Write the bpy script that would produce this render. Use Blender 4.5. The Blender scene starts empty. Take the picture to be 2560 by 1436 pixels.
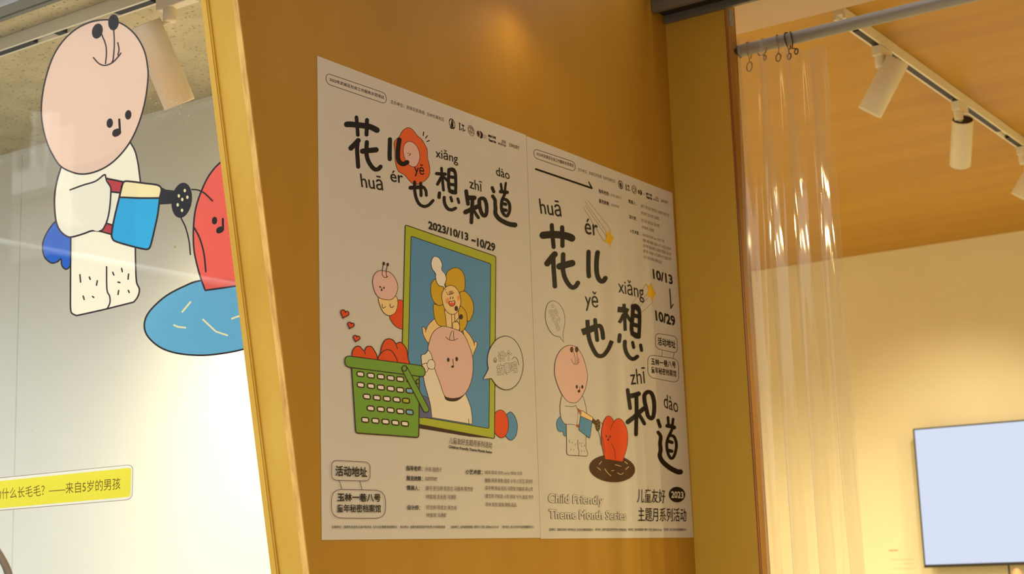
import bpy, bmesh, math, random
import numpy as np
from mathutils import Vector, Matrix
from mathutils.geometry import tessellate_polygon
random.seed(7)
SC = bpy.context.scene
COL = SC.collection

# ------------------------------------------------------------------ camera
FPX = 3824.0                                   # focal length in pixels of the 2560x1436 photograph
CAM = np.array([1.85, 0.0, 1.6])
YAW, PITCH, ROLL = math.radians(-34.43), math.radians(10.496), math.radians(-2.0)
def cam_axes():
    cy, sy, cp, sp = math.cos(YAW), math.sin(YAW), math.cos(PITCH), math.sin(PITCH)
    f = np.array([sy*cp, cy*cp, sp]); r = np.array([cy, -sy, 0.0]); u = np.cross(r, f)
    c, s = math.cos(ROLL), math.sin(ROLL)
    return c*r + s*u, -s*r + c*u, f
CR, CU, CF = cam_axes()
cam_data = bpy.data.cameras.new('camera'); cam = bpy.data.objects.new('camera', cam_data); COL.objects.link(cam)
cam.matrix_world = Matrix(((CR[0], CU[0], -CF[0], CAM[0]), (CR[1], CU[1], -CF[1], CAM[1]), (CR[2], CU[2], -CF[2], CAM[2]), (0, 0, 0, 1)))
cam_data.sensor_width = 36.0; cam_data.lens = FPX/2560*36.0; cam_data.clip_start = 0.05; cam_data.clip_end = 200
cam_data.dof.use_dof = True; cam_data.dof.focus_distance = 3.0; cam_data.dof.aperture_fstop = 7.1
SC.camera = cam

# ------------------------------------------------------------------ colour management, sky
SC.view_settings.view_transform = 'Standard'; SC.view_settings.look = 'None'
SC.view_settings.exposure = 0.0; SC.view_settings.gamma = 1.0; SC.view_settings.use_curve_mapping = False
world = bpy.data.worlds.new('world'); SC.world = world; world.use_nodes = True
_n = world.node_tree.nodes; _l = world.node_tree.links; _n.clear()
_tc = _n.new('ShaderNodeTexCoord'); _sx = _n.new('ShaderNodeSeparateXYZ'); _mr = _n.new('ShaderNodeMapRange')
_mr.inputs[1].default_value = -0.05; _mr.inputs[2].default_value = 0.35
_mx = _n.new('ShaderNodeMix'); _mx.data_type = 'RGBA'
_mx.inputs[6].default_value = (0.10, 0.10, 0.10, 1); _mx.inputs[7].default_value = (0.93, 0.95, 0.97, 1)
_bg = _n.new('ShaderNodeBackground'); _bg.inputs[1].default_value = 3.4; _wo = _n.new('ShaderNodeOutputWorld')
_l.new(_tc.outputs['Generated'], _sx.inputs[0]); _l.new(_sx.outputs[2], _mr.inputs[0]); _l.new(_mr.outputs[0], _mx.inputs[0])
_l.new(_mx.outputs[2], _bg.inputs[0]); _l.new(_bg.outputs[0], _wo.inputs[0])

WARM = (1.0, 0.70, 0.36)
WARM_SOFT = (1.0, 0.84, 0.55)
def lamp(name, kind, loc, energy, color=WARM, aim=None, size=0.1, angle=60, blend=0.6, size_y=None):
    d = bpy.data.lights.new(name, kind); d.energy = energy; d.color = color
    if kind == 'AREA':
        d.size = size
        if size_y: d.shape = 'RECTANGLE'; d.size_y = size_y
    else: d.shadow_soft_size = size
    if kind == 'SPOT': d.spot_size = math.radians(angle); d.spot_blend = blend
    o = bpy.data.objects.new(name, d); COL.objects.link(o); o.location = loc
    if aim is not None:
        o.rotation_euler = (Vector(aim) - Vector(loc)).to_track_quat('-Z', 'Y').to_euler()
    return o
# unseen spots added to brighten the gallery, then warm lamps over the panel
GWX, GWY = -0.28, 6.49
GAL = (1.0, 0.83, 0.42)
for gx, gy, ge in ((1.7, 4.8, 105), (1.7, 5.8, 190), (3.4, 5.1, 170), (-1.7, 4.7, 170), (-3.2, 5.0, 170)):
    lamp('unseen_gallery_light', 'SPOT', (gx, gy, 2.98), ge, GAL, (gx, gy, 0), size=0.035, angle=165, blend=0.5)
lamp('unseen_gallery_light', 'SPOT', (GWX, GWY, 2.98), 42, (1.0, 0.84, 0.54), (GWX-0.55, GWY+0.98, 1.3), size=0.02, angle=92, blend=1.0)   # washes the wall round the television
lamp('panel_lamp', 'SPOT', (0.10, 2.72, 2.87), 0.75, WARM, (0.02, 2.74, 2.4), size=0.03, angle=150, blend=1.0)
lamp('panel_lamp', 'SPOT', (1.5, 2.6, 3.28), 7, WARM, (0.0, 2.9, 1.7), size=0.12, angle=120, blend=1.0)

# ------------------------------------------------------------------ pixel -> place helpers (the photograph measured in 2560x1436)
def ray(x, y): return CF + (x-1280)/FPX*CR - (y-718)/FPX*CU
def on_x(x, y, X): d = ray(x, y); return CAM + (X-CAM[0])/d[0]*d
def on_y(x, y, Y): d = ray(x, y); return CAM + (Y-CAM[1])/d[1]*d
def on_z(x, y, Z): d = ray(x, y); return CAM + (Z-CAM[2])/d[2]*d

# ------------------------------------------------------------------ materials
def lin(c): 
    c = c/255.0
    return c/12.92 if c <= 0.04045 else ((c+0.055)/1.055)**2.4
def rgb(*c): return (lin(c[0]), lin(c[1]), lin(c[2]), 1)
MATS = {}
def pmat(name, c, rough=0.5, metal=0.0, spec=0.5, trans=0.0, emit=None, coat=0.0):
    m = bpy.data.materials.new(name); m.use_nodes = True
    b = m.node_tree.nodes['Principled BSDF']
    b.inputs['Base Color'].default_value = rgb(*c); b.inputs['Roughness'].default_value = rough
    b.inputs['Metallic'].default_value = metal; b.inputs['Specular IOR Level'].default_value = spec
    b.inputs['Coat Weight'].default_value = coat
    if emit: b.inputs['Emission Color'].default_value = rgb(*c); b.inputs['Emission Strength'].default_value = emit
    MATS[name] = m
    return m
def noise_mat(name, c1, c2, scale=(6, 6, 6), rough=0.45, detail=4, spec=0.4, bump=0.0, lo=0.35, hi=0.65):
    m = pmat(name, c1, rough, spec=spec); nt = m.node_tree; n = nt.nodes; l = nt.links; b = n['Principled BSDF']
    tc = n.new('ShaderNodeTexCoord'); mp = n.new('ShaderNodeMapping'); mp.inputs['Scale'].default_value = scale
    nz = n.new('ShaderNodeTexNoise'); nz.inputs['Scale'].default_value = 1.0; nz.inputs['Detail'].default_value = detail
    rp = n.new('ShaderNodeValToRGB'); rp.color_ramp.elements[0].position = lo; rp.color_ramp.elements[1].position = hi
    rp.color_ramp.elements[0].color = rgb(*c1); rp.color_ramp.elements[1].color = rgb(*c2)
    l.new(tc.outputs['Object'], mp.inputs[0]); l.new(mp.outputs[0], nz.inputs['Vector']); l.new(nz.outputs[0], rp.inputs[0]); l.new(rp.outputs[0], b.inputs['Base Color'])
    if bump:
        bp = n.new('ShaderNodeBump'); bp.inputs['Strength'].default_value = bump; bp.inputs['Distance'].default_value = 0.01
        l.new(nz.outputs[0], bp.inputs['Height']); l.new(bp.outputs[0], b.inputs['Normal'])
    return m
M_panel = noise_mat('varnished_panel_wood', (176, 132, 44), (184, 140, 51), (3, 5, 1.2), 0.5, 3, 0.12)
M_edge = noise_mat('panel_edge_wood', (194, 150, 54), (206, 164, 68), (8, 8, 3), 0.5, spec=0.2)
M_ply = noise_mat('raw_plywood_edge', (222, 178, 92), (178, 120, 46), (60, 60, 7), 0.6, lo=0.45, hi=0.75)
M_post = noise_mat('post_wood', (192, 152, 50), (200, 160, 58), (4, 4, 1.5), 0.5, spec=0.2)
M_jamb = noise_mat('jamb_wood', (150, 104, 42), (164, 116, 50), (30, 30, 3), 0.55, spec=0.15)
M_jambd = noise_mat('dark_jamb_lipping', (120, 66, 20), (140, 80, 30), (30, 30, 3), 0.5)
M_ceilw = noise_mat('ceiling_wood', (188, 140, 38), (196, 148, 44), (1.0, 9, 3), 0.5)
M_plaster = noise_mat('cream_plaster', (232, 223, 196), (236, 228, 203), (2, 2, 2), 0.8, spec=0.2)
M_dplaster = noise_mat('pale_plaster', (236, 234, 222), (240, 238, 228), (2, 2, 2), 0.75, spec=0.2)
M_lintel = noise_mat('lintel_plaster', (212, 188, 166), (218, 195, 174), (3, 3, 3), 0.8, spec=0.2)
M_floor = noise_mat('grey_floor', (150, 145, 138), (165, 160, 152), (3, 3, 3), 0.6)
M_street = noise_mat('street_paving', (120, 118, 114), (140, 138, 132), (5, 5, 5), 0.8)
M_grey = pmat('grey_painted_metal', (120, 118, 112), 0.45, 0.3)
M_dgrey = pmat('dark_channel_metal', (52, 48, 44), 0.5, 0.4)
M_rod = pmat('grey_plastic_pipe', (178, 177, 168), 0.45)
M_white = pmat('white_lamp_enamel', (232, 226, 210), 0.4)
M_black = pmat('black_slot', (18, 15, 13), 0.5)
M_ring = pmat('dark_bronze_wire', (74, 52, 30), 0.4, 0.7)
M_bright_ring = pmat('brass_wire', (150, 118, 64), 0.35, 0.7)
M_tv = pmat('black_bezel', (22, 22, 24), 0.35)
M_hole = pmat('dark_hole', (30, 20, 12), 0.8)

def speckled():
    m = pmat('speckled_cement_board', (206, 190, 150), 0.85, spec=0.15); nt = m.node_tree; n = nt.nodes; l = nt.links; b = n['Principled BSDF']
    tc = n.new('ShaderNodeTexCoord')
    big = n.new('ShaderNodeTexNoise'); big.inputs['Scale'].default_value = 9; big.inputs['Detail'].default_value = 6
    fine = n.new('ShaderNodeTexNoise'); fine.inputs['Scale'].default_value = 95; fine.inputs['Detail'].default_value = 2
    r1 = n.new('ShaderNodeValToRGB'); r1.color_ramp.elements[0].position = .3; r1.color_ramp.elements[1].position = .7
    r1.color_ramp.elements[0].color = rgb(190, 178, 146); r1.color_ramp.elements[1].color = rgb(212, 200, 168)
    r2 = n.new('ShaderNodeValToRGB'); r2.color_ramp.elements[0].position = .315; r2.color_ramp.elements[1].position = .375
    r2.color_ramp.elements[0].color = (0.12, 0.10, 0.07, 1); r2.color_ramp.elements[1].color = (1, 1, 1, 1)
    mu = n.new('ShaderNodeMix'); mu.data_type = 'RGBA'; mu.blend_type = 'MULTIPLY'; mu.inputs[0].default_value = 0.8
    for q in (big, fine): l.new(tc.outputs['Object'], q.inputs['Vector'])
    l.new(big.outputs[0], r1.inputs[0]); l.new(fine.outputs[0], r2.inputs[0])
    l.new(r1.outputs[0], mu.inputs[6]); l.new(r2.outputs[0], mu.inputs[7]); l.new(mu.outputs[2], b.inputs['Base Color'])
    return m
M_speck = speckled()

def clear_mat(name, tint, ior, rough, haze, haze_col):
    m = bpy.data.materials.new(name); m.use_nodes = True; nt = m.node_tree; n = nt.nodes; l = nt.links; n.clear()
    out = n.new('ShaderNodeOutputMaterial'); tr = n.new('ShaderNodeBsdfTransparent'); gl = n.new('ShaderNodeBsdfGlossy')
    fr = n.new('ShaderNodeFresnel'); mx = n.new('ShaderNodeMixShader'); ge = n.new('ShaderNodeNewGeometry'); mi = n.new('ShaderNodeMapRange')
    mi.inputs[3].default_value = ior; mi.inputs[4].default_value = 1/ior; l.new(ge.outputs['Backfacing'], mi.inputs[0]); l.new(mi.outputs[0], fr.inputs['IOR'])   # same mirror share from both sides
    tr.inputs[0].default_value = (*tint, 1); gl.inputs['Roughness'].default_value = rough
    l.new(fr.outputs[0], mx.inputs[0]); l.new(tr.outputs[0], mx.inputs[1]); l.new(gl.outputs[0], mx.inputs[2])
    last = mx
    if haze:
        df = n.new('ShaderNodeBsdfDiffuse'); df.inputs[0].default_value = (*haze_col, 1)
        tl = n.new('ShaderNodeBsdfTranslucent'); tl.inputs[0].default_value = (*haze_col, 1)
        ad = n.new('ShaderNodeMixShader'); ad.inputs[0].default_value = 0.5
        l.new(df.outputs[0], ad.inputs[1]); l.new(tl.outputs[0], ad.inputs[2])
        m2 = n.new('ShaderNodeMixShader'); m2.inputs[0].default_value = haze
        l.new(mx.outputs[0], m2.inputs[1]); l.new(ad.outputs[0], m2.inputs[2]); last = m2
    l.new(last.outputs[0], out.inputs[0]); return m
M_glass = clear_mat('window_glass', (0.97, 0.98, 0.97), 1.45, 0.0, 0.0, None)
M_vinyl = clear_mat('clear_vinyl', (0.97, 0.96, 0.94), 1.5, 0.06, 0.10, (0.9, 0.86, 0.8))

# ------------------------------------------------------------------ mesh building
def props(o, label=None, cat=None, group=None, kind=None):
    if label: o['label'] = label
    if cat: o['category'] = cat
    if group: o['group'] = group
    if kind: o['kind'] = kind
    return o
def empty(name, loc, label, cat, group=None):
    o = bpy.data.objects.new(name, None); COL.objects.link(o); o.location = loc; o.empty_display_size = 0.05
    return props(o, label, cat, group)
def world_loc(o):
    v = Vector((0, 0, 0))
    while o is not None: v += o.location; o = o.parent
    return v
class MB:
    def __init__(s): s.v = []; s.f = []; s.m = []; s.mats = []; s.smooth = []
    def mi(s, mat):
        if mat not in s.mats: s.mats.append(mat)
        return s.mats.index(mat)
    def add(s, vs, fs, mat, smooth=False):
        o = len(s.v); k = s.mi(mat); s.v += [tuple(map(float, v)) for v in vs]
        for f in fs: s.f.append(tuple(o+i for i in f)); s.m.append(k); s.smooth.append(smooth)
        return s
    def box(s, a, b, mat):
        x0, y0, z0 = (min(p, q) for p, q in zip(a, b)); x1, y1, z1 = (max(p, q) for p, q in zip(a, b))
        v = [(x0,y0,z0),(x1,y0,z0),(x1,y1,z0),(x0,y1,z0),(x0,y0,z1),(x1,y0,z1),(x1,y1,z1),(x0,y1,z1)]
        return s.add(v, [(0,3,2,1),(4,5,6,7),(0,1,5,4),(1,2,6,5),(2,3,7,6),(3,0,4,7)], mat)
    def obox(s, c, ax, ay, az, mat):                       # oriented box: centre and three half-axis vectors
        c, ax, ay, az = (np.array(q, float) for q in (c, ax, ay, az))
        v = [c+i*ax+j*ay+k*az for k in (-1,1) for i, j in ((-1,-1),(1,-1),(1,1),(-1,1))]
        return s.add(v, [(0,3,2,1),(4,5,6,7),(0,1,5,4),(1,2,6,5),(2,3,7,6),(3,0,4,7)], mat)
    def prism(s, poly0, poly1, mat):                       # two matching polygons joined
        n = len(poly0)
        return s.add(list(poly0)+list(poly1), [tuple(range(n))[::-1], tuple(range(n, 2*n))]+[(i, (i+1) % n, n+(i+1) % n, n+i) for i in range(n)], mat)
    def lathe(s, p0, axis, prof, mat, seg=32, smooth=True): # prof: list of (distance along axis, radius)
        axis = np.array(axis, float); axis /= np.linalg.norm(axis); p0 = np.array(p0, float)
        a = np.cross(axis, (0, 0, 1) if abs(axis[2]) < .9 else (1, 0, 0)); a /= np.linalg.norm(a); b = np.cross(axis, a)
        vs = []; fs = []
        for d, r in prof:
            for i in range(seg):
                t = 2*math.pi*i/seg; vs.append(p0+axis*d+r*(math.cos(t)*a+math.sin(t)*b))
        for j in range(len(prof)-1):
            for i in range(seg): fs.append((j*seg+i, j*seg+(i+1) % seg, (j+1)*seg+(i+1) % seg, (j+1)*seg+i))
        return s.add(vs, fs, mat, smooth)
    def tube(s, pts, r, mat, seg=10, closed=False):
        P = [np.array(p, float) for p in pts]; n = len(P); vs = []; fs = []; up = None
        for i in range(n):
            t = (P[(i+1) % n]-P[i-1]) if closed else (P[min(i+1, n-1)]-P[max(i-1, 0)])
            t /= np.linalg.norm(t)
            if up is None: up = np.cross(t, (0, 0, 1) if abs(t[2]) < .9 else (1, 0, 0))
            up = up-t*(up@t); up /= np.linalg.norm(up); b = np.cross(t, up)
            for k in range(seg):
                q = 2*math.pi*k/seg; vs.append(P[i]+r*(math.cos(q)*up+math.sin(q)*b))
        for i in range(n if closed else n-1):
            for k in range(seg):
                j = (i+1) % n; fs.append((i*seg+k, i*seg+(k+1) % seg, j*seg+(k+1) % seg, j*seg+k))
        if not closed: fs += [tuple(range(seg))[::-1], tuple((n-1)*seg+k for k in range(seg))]
        return s.add(vs, fs, mat, True)
    def build(s, name, parent=None, bevel=0.0, kind=None, at=None):
        o0 = world_loc(parent) if parent is not None else Vector(at or (0, 0, 0))
        me = bpy.data.meshes.new(name)
        me.from_pydata([(v[0]-o0.x, v[1]-o0.y, v[2]-o0.z) for v in s.v], [], s.f)
        for m in s.mats: me.materials.append(m)
        me.polygons.foreach_set('material_index', s.m); me.polygons.foreach_set('use_smooth', s.smooth); me.update()
        o = bpy.data.objects.new(name, me); COL.objects.link(o)
        if parent is not None: o.parent = parent
        else: o.location = o0
        if bevel:
            b = o.modifiers.new('bevel', 'BEVEL'); b.width = bevel; b.segments = 2; b.limit_method = 'ANGLE'
        if kind: o['kind'] = kind
        return o
def struct(name, mb, parent=None, bevel=0.0):
    o = mb.build(name, parent, bevel)
    if parent is None: o['kind'] = 'structure'
    return o

# ================================================================== THE SETTING
ZL, ZR = 3.0, 3.15                     # ceilings: shop window box, gallery
YG = 2.2                               # shop window glass
YDB = on_z(265, 318, ZL)[1]            # back wall of the shop window box
YP = on_x(1700, 720, 0.0)[1]           # front face of the entrance post
YB = on_z(2260, 622, ZR)[1]            # gallery back wall
TH = 0.091                             # thickness of the projecting panel
e0, e1 = on_x(597, 0, 0.0), on_x(775, 1436, 0.0)
def edge_y(z): return e0[1] + (z-e0[2])/(e1[2]-e0[2])*(e1[1]-e0[1])     # the raking front edge

# projecting wood panel between shop window and entrance
def rake(y_off, x0, x1, mat, back=YP+0.02, z0=0.0, z1=3.34, mb=None):
    mb = mb or MB()
    p = lambda x: [(x, edge_y(z0)+y_off, z0), (x, back, z0), (x, back, z1), (x, edge_y(z1)+y_off, z1)]
    return mb.prism(p(x0), p(x1), mat)
panel = struct('wall_partition', rake(0.004, -TH+0.016, -0.014, M_edge))
rake(0.0, -0.014, 0.0, M_panel, back=YP-0.0005).build('panel_face', panel)
rake(0.0, -TH, -TH+0.016, M_edge, back=YP-0.0005).build('panel_face', panel)
# plywood lipping along the front edge of both faces
def lip(x0, x1, dy, mat):
    mb = MB(); z0, z1 = 0.0, 3.34
    q = lambda x: [(x, edge_y(z0)+dy, z0), (x, edge_y(z0)+0.0005, z0), (x, edge_y(z1)+0.0005, z1), (x, edge_y(z1)+dy, z1)]
    return mb.prism(q(x0), q(x1), mat)
lip(-0.0135, -0.0003, -0.003, M_ply).build('edge_lipping', panel)
lip(-TH+0.0003, -TH+0.013, -0.002, M_edge).build('edge_lipping', panel)

# entrance post and its jamb
XJ = on_y(1842, 480, YP)[0]
post = struct('wall_entrance', MB().box((-0.0138, YP, 0), (XJ-0.003, YP+0.055, 3.06), M_post))
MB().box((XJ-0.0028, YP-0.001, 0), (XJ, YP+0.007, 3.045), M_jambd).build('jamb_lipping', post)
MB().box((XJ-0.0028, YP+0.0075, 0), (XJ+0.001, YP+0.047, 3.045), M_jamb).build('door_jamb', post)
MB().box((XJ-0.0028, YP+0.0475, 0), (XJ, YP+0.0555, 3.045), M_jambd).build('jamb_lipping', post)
MB().box((XJ, YP+0.014, 2.985), (XJ+0.003, YP+0.038, 3.03), M_grey).build('hinge_plate', post, 0.001)

# gallery shell
GX0, GX1 = -4.6, 4.8
struct('floor', MB().box((GX0-.1, YP+0.06, -0.1), (GX1+.1, YB+.12, 0.0), M_floor))
struct('ceiling', MB().box((GX0-.1, YP+0.30, ZR), (GX1+.1, YB+.12, ZR+.1), M_ceilw))
struct('wall_back', MB().box((GX0-.1, YB, 0), (GX1+.1, YB+.12, ZR), M_plaster))
struct('wall_left', MB().box((GX0-.12, YDB+.1, 0), (GX0, YB, ZR), M_plaster))
struct('wall_right', MB().box((GX1, YP, 0), (GX1+.12, YB, ZR), M_plaster))
struct('wall_front', MB().box((2.6, YP, 0), (GX1, YP+0.12, ZR), M_plaster))
struct('wall_divider', MB().box((GX0, YDB+.06, 0), (-TH-.002, YDB+.16, ZR+.1), M_plaster))
# lintel behind the shutter channel
zl = on_y(2020, 44, YP+0.30)[2]
struct('trim_1', MB().box((0.004, YP+0.065, 3.065), (4.7, YP+0.30, ZR+.1), M_lintel))
# grey shutter channel above the post
beam = MB(); zb = on_y(1737, 31, YP-0.03)[2]
beam.box((0.002, YP-0.075, zb+0.012), (4.7, YP-0.062, zb+0.14), M_grey)
beam.box((0.002, YP-0.062, zb+0.02), (4.7, YP-0.012, zb+0.14), M_dgrey)
beam.box((0.002, YP-0.012, zb), (4.7, YP+0.0, zb+0.14), M_grey)
beam.box((0.002, YP-0.105, zb+0.05), (4.7, YP-0.09, zb+0.14), M_grey)
struct('trim_2', beam)
# shop window box
struct('floor_display', MB().box((GX0, YG-.02, -0.1), (-TH-.002, YDB+.06, 0.02), M_floor))
struct('ceiling_display', MB().box((GX0, YG+.02, ZL), (-TH-.002, YDB+.06, ZL+.08), M_speck))
xs = on_y(43, 900, YDB)[0]
wb = struct('wall_display', MB().box((xs+.0012, YDB, 0.02), (-TH-.002, YDB+.058, ZL), M_dplaster).box((GX0, YDB, 0.02), (xs-.0012, YDB+.058, ZL), M_dplaster))
struct('wall_display_side', MB().box((GX0-.1, YG, 0.02), (GX0, YDB+.06, ZL), M_dplaster))
struct('trim_3', MB().box((GX0, YDB-0.012, ZL-0.014), (-TH-.002, YDB-.0005, ZL-.0005), M_dplaster))
# window: frame and pane
zf = on_y(60, 24, YG)[2]
win = MB(); win.box((GX0, YG-0.045, zf), (-TH-.001, YG+0.018, zf+0.035), M_grey); win.box((GX0, YG-0.06, zf+0.035), (-TH-.001, YG+0.018, zf+0.3), M_grey)
win.box((GX0, YG-0.03, 0.0), (-TH-.001, YG+0.015, 0.35), M_grey)
window = struct('window_1', win)
MB().box((GX0, YG-0.004, 0.35), (-TH-.0015, YG+0.004, zf), M_glass).build('glass_pane', window)
# street outside: paving, and unseen pieces that block daylight
struct('floor_street', MB().box((-14, -16, -0.12), (12, YP+0.06, -0.001), M_street))
struct('ceiling_daylight_block', MB().box((-0.12, 0.9, 3.36), (6, YP-0.11, 3.5), M_lintel))  # unseen slab placed to cut the sky light on the panel
struct('wall_daylight_block', MB().box((2.3, -0.8, 0.0), (2.4, YP-.11, 3.355), M_panel))  # unseen side wall added to keep street daylight off the panel

# ================================================================== TRACK LIGHTS
def cdir(a, b, c):
    v = a*CR+b*CU+c*CF; return v/np.linalg.norm(v)
def rail(name_label, p0, p1, slots, zc, group=None, flip=1):
    p0 = np.array(p0); p1 = np.array(p1); d = (p1-p0)/np.linalg.norm(p1-p0); n = np.cross(d, (0, 0, 1)); up = np.array((0, 0, 1.0))
    root = empty('track_rail', tuple((p0+p1)/2), name_label, 'light track', group)
    c = (p0+p1)/2; L = np.linalg.norm(p1-p0)/2; h = (zc-p0[2])/2
    mb = MB()
    for sgn in (-1, 1): mb.obox(c+n*sgn*0.0142+up*h, d*L, n*0.0038, up*(h-.0002), M_white)
    mb.obox(c+up*(h*1.4), d*L, n*0.0102, up*(h*.58), M_white)
    mb.build('channel', root, 0.0008)
    for a, b in slots:
        MB().obox(p0+d*(a+b)/2+up*(h*.42), d*abs(b-a)/2, n*0.0102, up*h*.38, M_black).build('slot', root)
    return root, d, n
def spot_lamp(label, top, axis, rail_pt, rad, length, group, energy, aim=None, cone=70, adapter=0.05, rd=(1, 0, 0), col=WARM_SOFT):
    top = np.array(top); axis = np.array(axis)/np.linalg.norm(axis); rail_pt = np.array(rail_pt); rd = np.array(rd)
    root = empty('spotlight', tuple(rail_pt), label, 'spotlight', group)
    n = np.cross(rd, (0, 0, 1.0))
    mb = MB(); mb.obox(rail_pt-np.array((0, 0, .016)), rd*adapter, n*0.014, (0, 0, .0155), M_white)
    mb.lathe(rail_pt-rd*adapter*.45-np.array((0, 0, .031)), (0, 0, -1), [(0, .0), (0, .0155), (.03, .0155), (.034, .012), (.034, 0)], M_white)
    mb.build('adapter', root, 0.002)
    hinge = top+axis*0.012
    mb = MB(); s0 = rail_pt-rd*adapter*.45-np.array((0, 0, .062)); mb.tube([s0, (s0+hinge)/2+np.array((0, 0, -.002)), hinge], 0.006, M_white); mb.build('stem', root)
    mb = MB(); mb.lathe(top, axis, [(0.004, rad*.93), (0, rad*.96), (0.002, rad), (length-.003, rad), (length, rad*.985), (length, rad*.9), (length-.03, rad*.8), (length-.05, rad*.55)], M_white, 40); body = mb.build('body', root)
    MB().lathe(top, axis, [(0.004, 0), (0.004, rad*.93)], M_black, 40, False).build('top_cap', body)
    em = MATS.get('lamp_led') or pmat('lamp_led', (255, 214, 150), .5, emit=14)
    MB().lathe(top, axis, [(length-.05, 0), (length-.05, rad*.55)], em, 24, False).build('led', body)
    if energy:
        p = top+axis*(length-.02); lamp('spot_beam', 'SPOT', tuple(p), energy, col, tuple(p+axis), size=0.025, angle=cone, blend=.8)
    return root
# gallery rail along the depth of the room
ZRB = ZR-0.034
ra, rb_ = on_z(2098, 48, ZRB), on_z(2552, 368, ZRB)
rdv = (rb_-ra)/np.linalg.norm(rb_-ra); rend = rb_+rdv*1.0
pos = lambda x, y: float((on_z(x, y, ZRB)-ra)@rdv)
R1, rdir, rn = rail('white track rail running along the wooden ceiling behind the grey rod', ra, rend,
     [(pos(2143, 78), pos(2190, 110)), (pos(2230, 138), pos(2388, 246)), (pos(2424, 268), pos(2506, 328)), (pos(2528, 344), pos(2550, 362)), (pos(2600, 398), pos(2800, 540))], ZR-.0005)
GL = 'spotlights on the gallery ceiling track'
def dist_on(x, y, ref, back=0.0): # point on the pixel ray nearest to a reference point
    d = ray(x, y); d = d/np.linalg.norm(d); return CAM+d*((np.array(ref)-CAM)@d+back)
r1 = ra+rdir*pos(2210, 122); t1 = dist_on(2243, 150, r1-np.array((0, 0, .09)))
spot_lamp('white cylinder spotlight tilted left, nearest the grey rod', t1, cdir(-.447, -.894, .12), r1, 0.0375, 0.176, GL, 38, rd=rdir)
r2 = ra+rdir*pos(2408, 258); t2 = dist_on(2407, 298, r2-np.array((0, 0, .10)))
spot_lamp('white cylinder spotlight hanging almost upright with its black top showing, middle of the track', t2, cdir(.115, -.90, .58), r2, 0.0360, 0.176, GL, 38, rd=rdir)
r3 = ra+rdir*pos(2562, 372); t3 = dist_on(2606, 390, r3-np.array((0, 0, .09)))
spot_lamp('white cylinder spotlight cut off by the right edge of the photo', t3, cdir(-.447, -.894, .12), r3, 0.0375, 0.176, GL, 38, rd=rdir)
# shop window rail and lamp
ZLB = ZL-0.034
la = on_z(100, 101, ZLB); YT = la[1]
lx = lambda x, y: float(on_z(x, y, ZLB)[0])
L0 = np.array((GX0+.02, YT, ZLB)); L1 = np.array((-TH-.03, YT, ZLB))
sl = lambda x, y: lx(x, y)-L0[0]
R2, ldir, ln = rail('white track rail on the speckled ceiling inside the shop window', L0, L1, [(0.3, sl(90, 107)), (sl(145, 88), sl(165, 82)), (sl(296, 37), sl(384, 6)), (sl(520, -40), sl(700, -100))], ZL-.0005)
lr = np.array((lx(440, -18), YT, ZLB)); lt = dist_on(363, 60, lr-np.array((0.05, 0, .09)))
spot_lamp('white cylinder spotlight inside the shop window, beside the pink round head', lt, cdir(.365, -.925, .20), lr, 0.0385, 0.203, None, 125, rd=ldir, cone=140, adapter=0.06)

# ================================================================== CURTAIN ROD, RINGS, CLEAR CURTAIN
XR0 = XJ+0.0015
YROD = on_x(1848, 128, XR0)[1]; ZROD = on_x(1848, 128, XR0)[2]
RR = 0.0165
mb = MB(); mb.lathe((XR0, YROD, ZROD), (1, 0, 0), [(0, 0), (0, RR), (2.598-XR0, RR), (2.598-XR0, 0)], M_rod, 28)
rod = mb.build('curtain_rod', at=(XR0, YROD, ZROD)); props(rod, 'grey curtain rod crossing the top of the doorway from the wooden jamb', 'curtain rod')
mb = MB(); mb.lathe((XR0-.0005, YROD, ZROD-.006), (1, 0, 0), [(0, .013), (0.003, .013), (.003, .008), (0, .008)], M_hole, 24)
mb.lathe((XR0-.0005, YROD-.024, ZROD-.006), (1, 0, 0), [(0, 0.0), (0.002, .007), (0, .008)], M_ring, 20)
screw = mb.build('rod_socket', rod)
def xr(px, py): return float(on_y(px, py, YROD)[0])
RG = 'curtain rings on the grey rod'
def ring(label, px, tilt, sw, mat, loop=0.011, drop=0.028):
    x = xr(px, 120); root = empty('curtain_ring', (x, YROD, ZROD), label, 'curtain ring', RG)
    c = np.array((x, YROD, ZROD-0.004)); ax = np.array((math.cos(tilt), math.sin(tilt), 0)); s_ = np.array((-math.sin(tilt), math.cos(tilt), 0))
    R = RR+.0055
    pts = [c+R*(math.cos(t)*s_+math.sin(t)*np.array((0, 0, 1)))+ax*0.002*math.sin(2*t) for t in np.linspace(0, 2*math.pi, 33)[:-1]]
    MB().tube(pts, 0.0016, mat, 8, True).build('hoop', root)
    bot = c+np.array((0, 0, -R)); end = bot+np.array((sw*.4, -.004, -drop))
    MB().tube([bot, bot+np.array((sw*.2, -.002, -drop*.4)), end], 0.0015, mat, 8).build('clip_arm', root)
    lc = end+np.array((0, 0, -loop)); u = np.array((math.cos(.5), -math.sin(.5), 0)); MB().tube([lc+loop*(math.cos(t)*u+math.sin(t)*np.array((0, 0, 1))) for t in np.linspace(0, 2*math.pi, 25)[:-1]], 0.002, mat, 8, True).build('eyelet', root)
    return root
ring('brass ring with a round eyelet hanging low beside the wooden jamb', 1872, 0.1, 0.0, M_bright_ring, 0.012, 0.012)
ring('brass ring turned to face outward, second from the jamb', 1905, 1.0, 0.02, M_bright_ring, 0.006, 0.004)
ring('brass ring with an eyelet behind the clear curtain, third from the jamb', 1946, 0.3, 0.0, M_bright_ring, 0.010, 0.008)
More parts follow.
